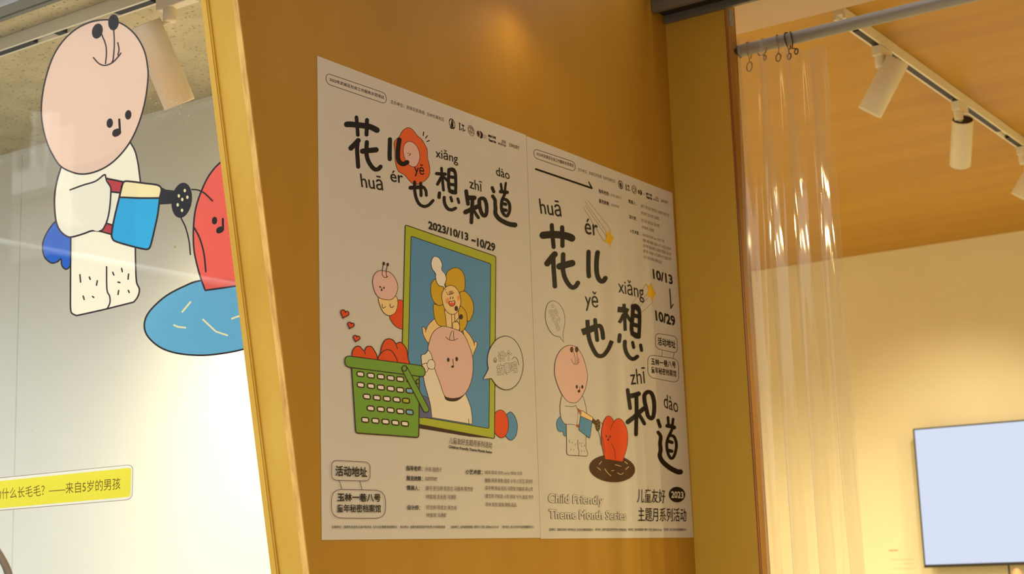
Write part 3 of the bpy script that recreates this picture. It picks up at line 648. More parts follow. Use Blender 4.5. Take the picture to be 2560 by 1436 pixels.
for row in ([(374, 113), (455, 124), (533, 133), (610, 143), (684, 152)], [(376, 197), (456, 206), (533, 217), (610, 226), (684, 236), (757, 243, 1)], [(423, 288), (502, 297), (580, 305), (656, 312), (729, 320, 2)], [(453, 380), (532, 387), (609, 394), (684, 403), (757, 410, 1)], [(410, 470), (490, 477), (569, 484), (645, 492), (720, 500)]):
    for h in row: hole(h[0], h[1], (WHT, (120, 186, 220), LIME)[h[2] if len(h) > 2 else 0])
a.stroke([(742, 148), (738, 170)], 12, DARK); a.stroke([(828, 152), (808, 162), (812, 185), (828, 188)], 6, DARK)
a.F(*A7); a.rpoly([(92, 1120), (985, 1238), (1000, 1362), (92, 1246)], 62, GRN, 8)
a.F(*PC); a.stroke([(717, 70), (885, 388)], 50, DARK); a.stroke([(717, 70), (885, 388)], 37, GRN); a.ell(716, 68, 18, 22, GRN, 0, 6)
a.part('heart_drawing'); a.F(*A7)
def heart(x, y, w, h, rot, lw):
    c, s = math.cos(math.radians(rot)), math.sin(math.radians(rot)); q = []
    for t in np.linspace(0, 2*math.pi, 41)[:-1]:
        X = 16*math.sin(t)**3/17*w; Y = -(13*math.cos(t)-5*math.cos(2*t)-2*math.cos(3*t)-math.cos(4*t))/17*h
        q.append((x+X*c-Y*s, y+X*s+Y*c))
    a.fill(q, RED, lw, (84, 40, 50), smooth=False)
heart(88, 652, 50, 54, 20, 9); heart(158, 780, 40, 42, 18, 9); heart(222, 927, 40, 42, 15, 9)
a.part('speech_bubble_drawing'); a.F(*A6)
a.pieces([[(1255, 480), (1310, 560), (1380, 615), (1460, 635), (1540, 615), (1620, 540), (1670, 430), (1692, 300), (1675, 150), (1625, 20), (1545, -72), (1440, -104), (1330, -60), (1250, 40), (1210, 140), (1200, 250), (1212, 350)], [(1212, 350), (1140, 490)], [(1140, 490), (1255, 480)]], PAPER, 7)
a.outline_text('讲个', (1338, 112), (1535, 78), (1345, 262), DARK, PAPER, 0.055, 0.022); a.outline_text('故事吧', (1318, 285), (1603, 235), (1332, 452), DARK, PAPER, 0.055, 0.022)
a.ell(1303, 228, 20, 32, None, 0, 5); a.ell(1303, 235, 8, 12, None, 0, 4); a.stroke([(1535, 215), (1575, 185), (1610, 220), (1632, 295)], 6, DARK)
a.part('series_lettering'); a.text('儿童友好主题月系列活动', (672, 1288), (1265, 1362), (667, 1376), DARK, 0.0)
a.F(*PC); a.text('Children Friendly Theme Month Series', (1063, 668), (1400, 712), (1063, 696), BLK, 0.03)
a.part('address_lettering')
a.stroke([(207, 945), (228, 1010)], 3, DARK); a.stroke([(367, 948), (385, 1013)], 3, DARK)
a.rpoly([(148, 785), (448, 800), (448, 948), (148, 941)], 46, None, 3.2); a.text('活动地址', (178, 826), (425, 838), (178, 908), BLK, 0.02)
a.rpoly([(147, 1010), (567, 1020), (570, 1240), (145, 1236)], 88, None, 3.2); a.text('玉林一巷八号', (192, 1040), (530, 1046), (192, 1106), BLK, 0.025, ); a.text('童年秘密档案馆', (190, 1128), (532, 1130), (190, 1192), BLK, 0.015)
a.part('credits_lettering')
for t, tl, tr, bl in (('指导老师：', (730, 826), (856, 832), (730, 866)), ('展览统筹：', (732, 904), (858, 910), (732, 943)), ('策展人：', (735, 980), (835, 985), (735, 1018)), ('设计师：', (737, 1134), (838, 1138), (737, 1171)), ('小艺术家：', (1192, 854), (1325, 860), (1192, 894))): a.text(t, tl, tr, bl, BLK, 0.02)
CRED = ('许亮 胡燕子', 'summer', '康可 舒兰婷 陈思言 马雅坤 蔡杰奇', '林俊璋 支永煜 冯潇影', '舒兰婷 陈思言 蔡杰奇', '林俊璋 冯潇影')
KIDS = ('诚诚 圆宝 欣欣 jacky 怡怡 又熙', '糖糖 果果 皓皓 俊俊 小华 小豆豆 吴宇轩', '吴宇博 雨涵 凯凯 马思恒 刘馥语 胡心雨', '唐文琦 不知道 小花 妍妍 兮兮 星星 乔乔', '多米 松松 瑞瑞 桐桐 品品')
for t, tl, tr, bl in zip(CRED+KIDS, ((878, 836), (880, 914), (883, 984), (886, 1050), (888, 1133), (888, 1195), (1343, 864), (1345, 924), (1347, 984), (1348, 1047), (1350, 1112)), ((1008, 840), (975, 918), (1252, 992), (1123, 1055), (1125, 1140), (1045, 1197), (1636, 874), (1720, 936), (1718, 994), (1724, 1057), (1590, 1117)), ((878, 874), (880, 942), (883, 1022), (886, 1087), (888, 1168), (888, 1230), (1343, 897), (1345, 958), (1347, 1018), (1348, 1081), (1350, 1146))): a.text(t, tl, tr, bl, (104, 90, 78), 0.0)
a.part('footer_lettering')
for t, x0, x1 in zip(FOOT, (148, 683, 1080, 1480), (658, 1035, 1452, 1728)): a.text(t, (x0, 1294), (x1, 1294), (x0, 1317), BLK, 0.005)
a.build(P1)

# ---- right poster
a = Art('x', 0.00105, 1, 'print')
a.part('header_lettering'); a.F(*PD)
a.rpoly([(93, 120), (483, 250), (483, 338), (93, 206)], 42, None, 4, BLK); a.text(PROJ, (117, 150), (467, 267), (117, 184), BLK, 0.02)
a.text(HOST, (510, 297), (862, 414), (510, 330), BLK, 0.004)
a.part('logo_row')
a.ell(913, 462, 21, 42, BLK, -14); a.ell(913, 462, 15, 32, PAPER, -14); a.ell(913, 465, 9, 26, BLK, -14)
a.stroke([(963, 460), (966, 512)], 7, BLK); a.poly([(975, 462), (995, 470), (995, 486), (980, 480)], BLK); a.ell(978, 510, 4, 7, BLK); a.stroke([(988, 490), (989, 520)], 5, BLK); a.ell(1000, 515, 4, 7, BLK)
a.ell(1041, 508, 20, 41, None, -14, 4, (120, 96, 72)); a.ell(1041, 508, 13, 28, None, -14, 3, (120, 96, 72)); a.stroke([(1028, 490), (1050, 510), (1040, 535)], 5, (120, 96, 72))
a.ell(1086, 530, 10, 22, (110, 90, 70), -10); a.fill([(1095, 508), (1110, 520), (1115, 545), (1105, 562), (1098, 550), (1102, 530)], BLK)
a.stroke([(1120, 540), (1140, 547)], 2.5, GREY); a.stroke([(1120, 552), (1138, 558)], 2.5, GREY)
a.text('燕胡子工作室', (1152, 533), (1208, 553), (1152, 556), BLK, 0.06); a.text('Yanzi Hu', (1154, 562), (1208, 582), (1154, 588), BLK, 0.07)
a.text('后场', (1240, 570), (1270, 580), (1240, 594), (90, 66, 46), 0.01); a.text('BACKSTAGE', (1220, 590), (1274, 608), (1220, 606), (80, 58, 40), 0.03); a.text('玉林会客厅', (1292, 594), (1364, 618), (1292, 624), (96, 72, 50), 0.01)
a.part('arrow_drawing'); a.stroke([(112, 314), (640, 494)], 17, BLK); a.stroke([(612, 436), (640, 492)], 8, BLK, w2=16)
a.part('credits_lettering')
for t, tl, tr, bl in (('指导老师：', (703, 499), (806, 533), (706, 539)), ('展览统筹：', (706, 591), (809, 626), (708, 632)), ('策展人：', (985, 596), (1058, 624), (988, 634)), ('设计师：', (992, 741), (1064, 768), (994, 780)), ('小艺术家：', (998, 877), (1090, 906), (1000, 913))): a.text(t, tl, tr, bl, BLK, 0.02)
for t, tl, tr, bl in zip(CRED+KIDS, ((820, 543), (825, 640), (1105, 643), (1105, 709), (1108, 781), (1115, 844), (1120, 919), (1122, 968), (1125, 1020), (1127, 1069), (1130, 1124)), ((920, 575), (903, 663), (1370, 738), (1277, 769), (1280, 838), (1230, 884), (1325, 984), (1388, 1058), (1388, 1104), (1392, 1154), (1300, 1179)), ((820, 572), (825, 662), (1105, 676), (1105, 741), (1108, 813), (1115, 874), (1120, 951), (1122, 1000), (1125, 1052), (1127, 1102), (1130, 1156))): a.text(t, tl, tr, bl, (112, 98, 84), 0.0)
a.part('date_lettering'); a.text('10/13', (1213, 1256), (1400, 1316), (1221, 1352), BLK, 0.04)
a.F(*PE); a.stroke([(1376, 158), (1383, 250), (1388, 345)], 9, BLK, cap=False); a.stroke([(1388, 345), (1408, 308)], 8, BLK); a.text('10/29', (1236, 360), (1424, 418), (1246, 462), BLK, 0.04)
a.part('address_lettering')
a.stroke([(1306, 738), (1302, 800)], 3, DARK); a.stroke([(1418, 765), (1408, 822)], 3, DARK)
a.rpoly([(1240, 578), (1445, 612), (1449, 772), (1242, 724)], 48, None, 3.5); a.text('活动地址', (1260, 616), (1430, 652), (1262, 692), BLK, 0.025)
a.rpoly([(1168, 782), (1458, 825), (1463, 1052), (1170, 995)], 66, None, 3.5); a.text('玉林一巷八号', (1197, 813), (1432, 848), (1200, 878), BLK, 0.03); a.text('童年秘密档案馆', (1200, 892), (1438, 933), (1203, 956), BLK, 0.02)
a.part('star_trail_drawing'); a.F(*B1)
for q in ([(752, 130), (1046, 505)], [(702, 130), (988, 535)], [(715, 195), (1000, 620)], [(685, 222), (968, 690)]): a.stroke(q, 3.5, (150, 116, 80))
a.part('star_drawing')
a.fill([(1048, 510), (1064, 598), (1100, 635), (1066, 690), (1050, 765), (1024, 702), (970, 690), (1002, 620), (985, 530), (1030, 575)], (232, 184, 30), 3, (170, 130, 40), smooth=False)
a.F(*B2); a.part('star_trail_drawing')
for q in ([(1095, 128), (1020, 235), (850, 470)], [(1108, 285), (990, 420), (900, 560)], [(1150, 315), (1020, 450), (880, 600)], [(1190, 420), (1020, 575)]): a.stroke(q, 4, (140, 110, 80), smooth=False)
a.stroke([(1190, 420), (1192, 385)], 4, (140, 110, 80))
a.part('star_drawing')
a.fill([(1095, 122), (1142, 166), (1165, 105), (1192, 192), (1245, 282), (1205, 325), (1186, 402), (1162, 330), (1105, 287), (1130, 220)], (232, 184, 30), 3, (170, 130, 40), smooth=False)
a.part('title_character'); a.F(*B1)
for it in ((96, [(125, 600), (200, 592), (300, 590), (400, 600), (480, 620), (520, 640)]), (54, [(245, 460), (255, 600), (270, 762)]), (56, [(388, 490), (392, 620), (392, 745)]), (80, [(285, 862), (240, 915), (182, 990)]), (58, [(265, 900), (270, 1050), (280, 1180), (288, 1305)]), (60, [(402, 865), (400, 960), (398, 1060), (420, 1170), (465, 1260), (520, 1318), (570, 1308), (605, 1258)]), (88, [(352, 1030), (430, 1010), (525, 985)]), None, (58, [(752, 830), (750, 980), (752, 1100), (757, 1165)]), (62, [(877, 838), (865, 930), (862, 1060), (875, 1160), (910, 1225), (955, 1232), (985, 1192)])): glyph(it)
a.F(*B2); a.fresh()
for it in ((98, [(92, 883), (200, 845), (320, 800)], False), (62, [(310, 790), (375, 785), (408, 860), (422, 970)], True), (62, [(178, 688), (185, 850), (210, 1000), (260, 1130), (330, 1240), (420, 1245), (500, 1150), (560, 1015)], False), (58, [(297, 690), (312, 850), (330, 1005)], True),
    None, (84, [(648, 525), (750, 535), (815, 560)], False), (50, [(748, 438), (757, 600), (768, 860)], False), (50, [(740, 600), (705, 680), (672, 735)], False), (50, [(790, 610), (840, 690), (885, 740)], True),
    (58, [(890, 470), (880, 650), (865, 800), (880, 890), (930, 945), (980, 955)], True), (54, [(885, 480), (930, 465), (975, 510), (990, 600), (990, 760), (982, 950)], True), (62, [(895, 615), (980, 640)], True), (62, [(885, 760), (980, 785)], True), (70, [(885, 905), (975, 938)], True), (70, [(890, 490), (930, 480), (965, 520)], True),
    (58, [(682, 927), (672, 1022)], True), (58, [(762, 1028), (762, 1110), (785, 1200), (840, 1280), (900, 1298), (955, 1262)], True), (46, [(882, 1040), (900, 1120)], True), (46, [(1007, 1082), (1022, 1165)], True)): glyph(it)
a.F(*B3); a.fresh()
for w, q, cp in ((42, [(90, 362), (105, 470), (120, 580)], True), (56, [(115, 435), (170, 425), (220, 408)], True), (44, [(195, 450), (198, 600), (193, 760), (190, 893)], True), (52, [(92, 745), (180, 675), (280, 585)], True), (40, [(215, 640), (260, 710), (290, 765)], True)): a.stroke(q, w, BLK, cap=cp)
a.stroke([(293, 420), (335, 385), (380, 410), (405, 500), (408, 600), (395, 680), (370, 702), (335, 672), (312, 580), (292, 490)], 46, BLK, closed=True)
a.fresh()
for w, q, w2 in ((38, [(453, 725), (478, 800)], None), (38, [(455, 868), (485, 920), (478, 1000), (485, 1080), (475, 1150), (510, 1220), (590, 1290), (680, 1338), (720, 1342)], 64), (30, [(572, 690), (580, 780)], None), (30, [(634, 710), (625, 790)], None), (46, [(565, 790), (610, 797), (645, 810)], None), (32, [(625, 820), (600, 880), (585, 905)], None), (38, [(580, 975), (620, 990)], None), (40, [(580, 1085), (616, 1095)], None)): a.stroke(q, w, BLK, w2=w2)
a.stroke([(590, 912), (640, 917), (668, 980), (672, 1050), (650, 1140), (620, 1180), (590, 1160), (565, 1090), (558, 1010), (570, 945)], 33, BLK, closed=True)
a.part('pinyin_lettering'); a.F(*B1); a.text('huā', (62, 78), (352, 127), (92, 304), BLK, 0.004); a.text('ér', (690, 360), (872, 395), (704, 582), BLK, 0.004)
a.F(*B2); a.text('yě', (130, 222), (335, 255), (148, 545), BLK, 0.002); a.text('xiǎng', (645, 24), (1045, 128), (668, 330), BLK, 0.0)
a.F(*B3); a.text('zhī', (110, 105), (294, 88), (128, 300), BLK, 0.0); a.text('dào', (520, 400), (690, 470), (524, 570), BLK, 0.0)
a.part('speech_bubble_drawing'); a.F(*B4)
a.pieces([[(200, 288), (214, 200), (206, 120), (170, 60), (120, 38), (82, 70), (68, 150), (85, 230), (128, 292), (180, 308)], [(180, 308), (206, 350)], [(206, 350), (200, 288)]], PAPER, 2.6)
a.outline_text('讲个', (150, 88), (190, 195), (122, 105), DARK, PAPER, 0.05, 0.022); a.outline_text('故事吧', (118, 95), (186, 252), (88, 112), DARK, PAPER, 0.05, 0.022); a.ell(124, 77, 8, 11, None, 0, 1.6)
a.part('watering_figure_drawing')
a.fill([(222, 965), (222, 1048), (205, 1040), (200, 1018), (170, 1015), (155, 980), (155, 940), (180, 905), (230, 900)], BLU, 2.6, (70, 96, 110))
a.pieces([[(225, 950), (228, 1100), (228, 1170)], [(228, 1170), (232, 1185), (242, 1193)], [(242, 1193), (318, 1197), (375, 1201)], [(375, 1201), (384, 1190), (383, 1165)], [(383, 1165), (372, 1140), (372, 1060)], [(372, 1060), (375, 940), (300, 900)]], PAPER, 3)
a.pieces([[(190, 750), (178, 830), (185, 910), (205, 950), (225, 962)], [(225, 962), (270, 963), (302, 974)], [(302, 974), (320, 960), (375, 950)], [(375, 950), (374, 850), (352, 755)]], PAPER, 3)
a.poly([(302, 976), (322, 965), (372, 985), (372, 945), (310, 940)], PAPER)
a.stroke([(215, 825), (270, 830), (293, 821), (302, 838), (312, 862), (310, 910), (302, 974)], 3, DARK); a.stroke([(310, 1078), (313, 1140), (320, 1165), (318, 1196)], 3, DARK)
for q in ([(246, 1078), (249, 1098), (254, 1100)], [(268, 1095), (272, 1104)], [(292, 1108), (288, 1122)], [(258, 1145), (261, 1155)], [(280, 1150), (284, 1155)], [(323, 1100), (327, 1107)], [(345, 1102), (340, 1108)], [(362, 1115), (358, 1130)], [(336, 1120), (342, 1130)], [(338, 1155), (340, 1166)], [(358, 1160), (362, 1168)]): a.stroke(q, 2.4, DARK)
a.fill([(136, 560), (148, 470), (185, 405), (240, 372), (300, 386), (345, 450), (374, 540), (383, 610), (366, 700), (330, 770), (285, 802), (225, 782), (178, 710), (148, 630)], PINK, 3)
for q in ([(278, 420), (290, 460), (290, 508)], [(303, 425), (307, 460), (304, 508)], [(318, 468), (314, 500)], [(261, 474), (278, 506), (300, 514), (322, 497)]): a.stroke(q, 2.6, DARK)
a.ell(265, 403, 13, 22, (78, 48, 22)); a.ell(302, 402, 13, 22, (78, 48, 22)); a.ell(303, 682, 8, 14, DARK); a.ell(344, 682, 8, 14, DARK); a.stroke([(325, 682), (325, 712)], 3, DARK); a.ell(319, 714, 10, 11, DARK)
a.part('watering_can_drawing')
a.poly([(302, 838), (334, 856), (328, 882), (312, 866)], (176, 92, 52)); a.poly([(298, 966), (318, 960), (318, 988), (300, 984)], (176, 92, 52)); a.poly([(312, 878), (330, 884), (318, 962), (304, 964)], PAPER); a.stroke([(312, 880), (328, 884)], 2, DARK)
a.rpoly([(338, 856), (424, 912), (418, 940), (330, 902)], 10, CRM, 3); a.rpoly([(330, 900), (418, 940), (400, 1068), (317, 1005)], 9, BLU, 3)
a.poly([(424, 918), (452, 940), (444, 968), (418, 948)], (84, 54, 22)); a.ell(461, 969, 18, 45, (84, 54, 22))
for p in ((455, 950), (464, 940), (459, 970), (468, 962), (456, 988), (466, 985), (462, 1000)): a.ell(*p, 1.8, 2.6, CRM)
a.stroke([(480, 946), (503, 966), (518, 1000)], 3, DARK); a.stroke([(465, 1015), (478, 1060), (484, 1120)], 2.6, DARK)
a.part('heart_plant_drawing')
a.ell(568, 1293, 172, 102, (76, 46, 18), 5)
for q in ([(488, 1240), (470, 1262)], [(456, 1285), (480, 1304)], [(512, 1295), (532, 1325), (558, 1348)], [(590, 1265), (612, 1270), (633, 1276)], [(563, 1310), (580, 1308)], [(606, 1325), (630, 1338), (650, 1326)], [(662, 1242), (682, 1258)], [(690, 1280), (668, 1300)]): a.stroke(q, 3, CRM)
a.pieces([[(515, 1223), (498, 1150), (488, 1080), (489, 1010), (503, 945), (525, 907), (548, 901), (568, 918), (579, 942)], [(579, 942), (600, 924), (625, 920), (655, 948), (677, 1000), (684, 1060), (678, 1130), (660, 1195), (644, 1243)], [(644, 1243), (515, 1223)]], RED, 2.8)
for q in ([(579, 943), (565, 970), (556, 1003)], [(491, 1052), (505, 1110), (514, 1172)], [(560, 1106), (582, 1150), (592, 1220)]): a.stroke(q, 2.8, DARK)
a.ell(523, 1051, 5, 9, DARK); a.ell(552, 1055, 5, 9, DARK); a.stroke([(539, 1054), (541, 1074)], 2.6, DARK); a.ell(537, 1079, 8, 7, DARK)
a.part('series_lettering'); a.F(*PF)
a.outline_text('Child Friendly', (225, 884), (748, 908), (222, 1000), DARK, PAPER, 0.045, 0.024); a.outline_text('Theme Month Series', (230, 1033), (965, 1052), (230, 1128), DARK, PAPER, 0.045, 0.024)
a.text('儿童友好', (1068, 838), (1332, 848), (1066, 972), BLK, 0.0); a.text('主题月系列活动', (1075, 1018), (1530, 1028), (1075, 1150), BLK, 0.0)
a.ell(1443, 897, 77, 73, BLK, 10); a.n += 2; a.text('2023', (1386, 864), (1502, 870), (1388, 929), PAPER, 0.03)
a.part('footer_lettering')
for t, x0, x1 in zip(FOOT, (233, 670, 980, 1318), (650, 965, 1298, 1532)): a.text(t, (x0, 1214), (x1, 1217), (x0, 1240), BLK, 0.004)
a.build(P2)

# ================================================================== STICKERS ON THE SHOP WINDOW
YS = YG+0.0046
G1 = (0, 0, 2.992); G2 = (0, 440, 2.992); G3 = (0, 956, 2.992)
GLN = (40, 26, 34); FP = (238, 200, 177); FW = (246, 236, 214); FR = (238, 96, 82); FB = (98, 168, 206); FC = (44, 172, 226); FN = (14, 92, 196); FY = (248, 232, 68); FCR = (252, 232, 176)
def sticker(label, cat, px, py):
    q = on_y(px, py, YS); return empty('window_sticker', tuple(float(v) for v in q), label, cat, 'stickers on the shop window')
fig = sticker('large window sticker of a pink round-headed figure holding a watering can', 'sticker', 260, 600)
DARK = GLN
a = Art('y', YS, 1, 'film')
# nearest the glass is drawn last, so the layers run from the back forward
a.base = YS+0.0045; a.sign = -1
a.part('wing'); a.F(*G2)
a.fill([(430, 335), (370, 395), (328, 475), (318, 540), (335, 610), (385, 652), (430, 642), (456, 622), (462, 668), (488, 698), (520, 680), (545, 600), (550, 450), (500, 380)], FN, 11)
a.part('legs')
a.pieces([[(530, 380), (528, 700), (527, 980)], [(527, 980), (535, 1025), (572, 1046)], [(572, 1046), (700, 1018), (800, 995), (1000, 945)], [(1000, 945), (1030, 905), (1043, 850), (1022, 795), (1015, 680), (1010, 380)]], FW, 12)
a.stroke([(797, 680), (800, 850), (820, 900), (822, 950), (802, 995)], 11, GLN)
for q in ([(598, 740), (603, 795)], [(668, 757), (675, 775)], [(728, 785), (722, 818)], [(843, 722), (852, 742)], [(910, 693), (915, 717)], [(962, 735), (958, 773)], [(882, 795), (897, 798)], [(888, 858), (883, 888)], [(960, 857), (967, 873)], [(622, 900), (630, 925)], [(692, 903), (702, 910)]): a.stroke(q, 11, GLN)
a.part('torso')
a.poly([(455, -58), (430, 25), (412, 120), (408, 220), (420, 340), (450, 410), (500, 455), (540, 458), (620, 435), (690, 410), (760, 415), (840, 440), (1000, 440), (1010, 300), (1048, 40), (1045, 35), (1030, -96), (1010, -186), (975, -251), (700, -100)], FW)
a.stroke([(455, -58), (430, 25), (412, 120), (408, 220), (420, 340), (450, 410), (500, 452), (540, 457), (620, 435), (690, 411), (760, 417), (840, 440)], 13, GLN)
a.stroke([(975, -251), (1010, -186), (1032, -96), (1045, 0), (1050, 40)], 12, GLN)
a.part('watering_can')
a.poly([(800, 18), (918, 44), (893, 125), (832, 118)], (192, 60, 66)); a.poly([(760, 414), (800, 358), (848, 372), (840, 440)], (192, 60, 66)); a.poly([(826, 122), (893, 125), (848, 372), (800, 355)], FW)
a.stroke([(832, 120), (893, 126)], 13, GLN); a.stroke([(802, 356), (846, 370)], 12, GLN); a.stroke([(800, 20), (918, 44)], 14, GLN); a.stroke([(755, 416), (840, 440)], 12, GLN)
a.poly([(1200, 80), (1240, 102), (1310, 110), (1320, 205), (1250, 212), (1190, 215)], (34, 32, 42))
a.rpoly([(932, 36), (1205, 72), (1195, 165), (890, 165)], 42, FCR); a.pieces([[(893, 160), (1196, 168)], [(1196, 168), (1180, 290), (1150, 430), (1130, 510)], [(1130, 510), (1118, 545), (1085, 549)], [(1085, 549), (980, 525), (870, 492)], [(870, 492), (838, 470), (837, 430)], [(837, 430), (855, 320), (893, 160)]], FC)
a.stroke([(912, 78), (925, 48), (955, 40), (1080, 55), (1175, 68), (1206, 90), (1208, 112), (1196, 168), (1180, 290), (1150, 430), (1130, 510), (1116, 542), (1085, 549), (980, 525), (870, 492), (842, 470), (836, 430), (855, 320), (893, 160), (912, 78)], 14, GLN)
a.stroke([(893, 160), (1045, 166), (1196, 166)], 14, GLN)
a.ell(1360, 183, 76, 133, (30, 28, 36), 8)
for p in ((1383, 110), (1338, 150), (1402, 160), (1364, 177), (1330, 217), (1362, 258)): a.ell(*p, 9, 13, FCR)
a.part('arm'); a.pieces([[(525, 105), (620, 70), (715, 40), (780, -8)], [(780, -8), (792, 12), (800, 40)], [(800, 40), (825, 78), (830, 120), (820, 250), (800, 340), (770, 400), (745, 414)], [(745, 414), (690, 400), (560, 300), (525, 105)]], FW)
a.stroke([(525, 105), (620, 70), (715, 40), (780, -8), (792, 12), (800, 40), (825, 80), (830, 120), (820, 250), (800, 340), (770, 400), (745, 414)], 12, GLN)
a.part('water_jet')
a.stroke([(1435, 102), (1480, 106), (1530, 130), (1588, 186)], 11, GLN); a.stroke([(1355, 315), (1390, 390), (1415, 490), (1425, 588)], 11, GLN)
a.part('head'); a.F(*G1)
a.fill([(310, 830), (320, 700), (350, 560), (400, 420), (470, 310), (560, 225), (660, 172), (760, 150), (850, 155), (940, 195), (1020, 270), (1080, 380), (1105, 500), (1107, 600), (1085, 760), (1040, 920), (975, 1060), (890, 1170), (800, 1245), (700, 1290), (610, 1303), (530, 1285), (450, 1240), (390, 1150), (350, 1060), (320, 940)], FP, 12)
for q in ([(760, 255), (790, 330), (797, 400), (790, 475)], [(852, 225), (856, 330), (848, 440), (838, 468)], [(882, 320), (891, 370), (883, 412)], [(700, 432), (740, 475), (785, 490), (840, 470), (885, 425), (905, 398)]): a.stroke(q, 11, (60, 34, 36))
a.part('antenna_tip'); a.ell(729, 233, 40, 58, (22, 14, 18), 14); a.ell(850, 168, 40, 60, (22, 14, 18), 4)
a.part('face'); a.ell(822, 922, 24, 36, (22, 16, 20), 6); a.ell(960, 860, 24, 36, (22, 16, 20), 6); a.stroke([(893, 895), (898, 985)], 17, (22, 16, 20)); a.fill([(840, 1005), (850, 975), (885, 962), (905, 978), (905, 1000), (880, 1020), (855, 1024)], (22, 16, 20))
a.build(fig, {'face': 'head', 'antenna_tip': 'head'})
plant = sticker('window sticker of a red plant in a blue puddle, half hidden by the panel', 'sticker', 560, 760)
a = Art('y', YS+0.0058, -1, 'film')
a.part('puddle'); a.F(*G2)
a.fill([(1495, 785), (1380, 825), (1240, 900), (1130, 1000), (1085, 1080), (1085, 1160), (1130, 1230), (1220, 1295), (1350, 1332), (1520, 1343), (1690, 1325), (1830, 1295), (2020, 1235), (2130, 1120), (2090, 960), (1920, 830), (1700, 770)], FB, 13)
for q in ([(1428, 940), (1360, 1022)], [(1515, 1072), (1615, 1165), (1705, 1195)], [(1297, 1115), (1330, 1130), (1392, 1137)], [(1730, 1070), (1800, 1045)]): a.stroke(q, 13, FCR, smooth=False, cap=False)
a.part('plant')
a.pieces([[(1535, 857), (1500, 760), (1470, 650), (1450, 540), (1447, 400), (1462, 255), (1502, 125), (1565, -5), (1650, -101), (1740, -140), (1820, -90), (1860, -20)], [(1860, -20), (1930, -60), (2010, -30), (2070, 120), (2090, 350), (2060, 560), (1990, 780)], [(1990, 780), (1770, 823), (1535, 857)]], FR, 13)
a.stroke([(1455, 390), (1495, 470), (1525, 580), (1540, 716)], 13, GLN)
a.part('face'); a.ell(1605, 335, 20, 29, (26, 16, 18), 6); a.stroke([(1667, 322), (1668, 395)], 16, (26, 16, 18)); a.fill([(1617, 415), (1625, 390), (1655, 378), (1675, 392), (1672, 412), (1650, 428), (1628, 430)], (26, 16, 18)); a.ell(1745, 310, 20, 29, (26, 16, 18), 6)
a.build(plant, {'face': 'plant'})
lab = sticker('yellow window label with a line of Chinese text, low in the shop window', 'label', 120, 1220)
a = Art('y', YS+0.0040, -1, 'film')
a.part('border'); a.F(*G3)
a.rpoly([(-700, 785), (998, 614), (990, 880), (-700, 1020)], 50, (150, 128, 118)); a.rpoly([(-695, 790), (994, 618), (986, 876), (-695, 1014)], 48, (250, 244, 226))
a.part('yellow_ground'); a.rpoly([(-650, 806), (983, 640), (975, 858), (-650, 1002)], 26, FY)
a.part('lettering'); a.text('为什么长毛毛？——来自5岁的男孩', (-42, 800), (900, 714), (-42, 882), (112, 84, 10), 0.0)
a.build(lab)
# ================================================================== SMALL THINGS
# droplets of condensation on the pane
mb = MB()
def drop(px, py, r):
    q = on_y(px, py, YG-0.0040); c = np.array(q); vs = []; fs = []; S, T = 7, 3
    for j in range(T):
        t = j/T*math.pi/2
        for i in range(S): p = 2*math.pi*i/S; vs.append(c+np.array((r*math.cos(t)*math.cos(p), -r*.5*math.sin(t), r*math.cos(t)*math.sin(p))))
    vs.append(c+np.array((0, -r*.5, 0)))
    for j in range(T-1):
        for i in range(S): fs.append((j*S+i, j*S+(i+1) % S, (j+1)*S+(i+1) % S, (j+1)*S+i))
    for i in range(S): fs.append(((T-1)*S+i, (T-1)*S+(i+1) % S, T*S))
    mb.add(vs, fs, M_drop, True)
M_drop = clear_mat('water_drop', (0.96, 0.97, 0.97), 1.33, 0.02, 0.25, (0.95, 0.95, 0.92))
for k in range(150):
    z = random.random()
    if z < .45: px, py = random.uniform(370, 545), 292-0.30*(random.uniform(0, 170))+random.gauss(0, 14)
    elif z < .75: px, py = random.gauss(190, 50), random.gauss(1110, 28)
    else: px, py = random.gauss(585, 40), random.gauss(1010, 40)
    if px < 640-max(0, (1000-py))*.12: drop(px, py, random.uniform(.0005, .0013))
o = mb.build('water_droplets', at=tuple(on_y(400, 700, YG))); props(o, 'fine water droplets scattered on the shop window pane', 'water droplets', kind='stuff')
q = on_y(438, 618, YG-.0042); mb = MB(); mb.add([q+np.array(p) for p in ((-.004, -.0002, .002), (-.001, -.0015, .003), (.003, -.0002, .001), (.004, -.0006, -.002), (-.001, -.0012, -.002))], [(0, 1, 4), (1, 2, 3, 4)], pmat('dry_leaf', (150, 132, 70), .7))
o = mb.build('leaf_fragment', at=tuple(q)); props(o, 'tiny dry leaf fragment stuck to the pane beside the watering can spray', 'leaf')
# dark arched stand inside the shop window, only its shoulder shows at the lower left corner
ys = YDB-0.3; p0, p1 = on_y(-4, 1384, ys), on_y(17, 1438, ys); s = (p1[2]-p0[2])/(p1[0]-p0[0])
cxx = float(p0[0]); zt = float(p0[2]); M_stand = noise_mat('dark_brown_wood', (92, 76, 62), (112, 94, 78), (10, 10, 3), .5)
pts = [(cxx+.05, ys, .03), (cxx+.05, ys, zt-.32)]
R = .17; cc = np.array((cxx+.05-R, ys, zt-.32))
pts = [(cxx+.06, ys, .03), (cxx+.06, ys, zt-.3), (cxx+.058, ys, zt-.12), (cxx+.045, ys, zt-.055), (cxx, ys, zt), (cxx-.05, ys, zt+.04), (cxx-.12, ys, zt+.06), (cxx-.19, ys, zt+.04), (cxx-.24, ys, zt), (cxx-.285, ys, zt-.055), (cxx-.298, ys, zt-.12), (cxx-.30, ys, zt-.3), (cxx-.30, ys, .03)]
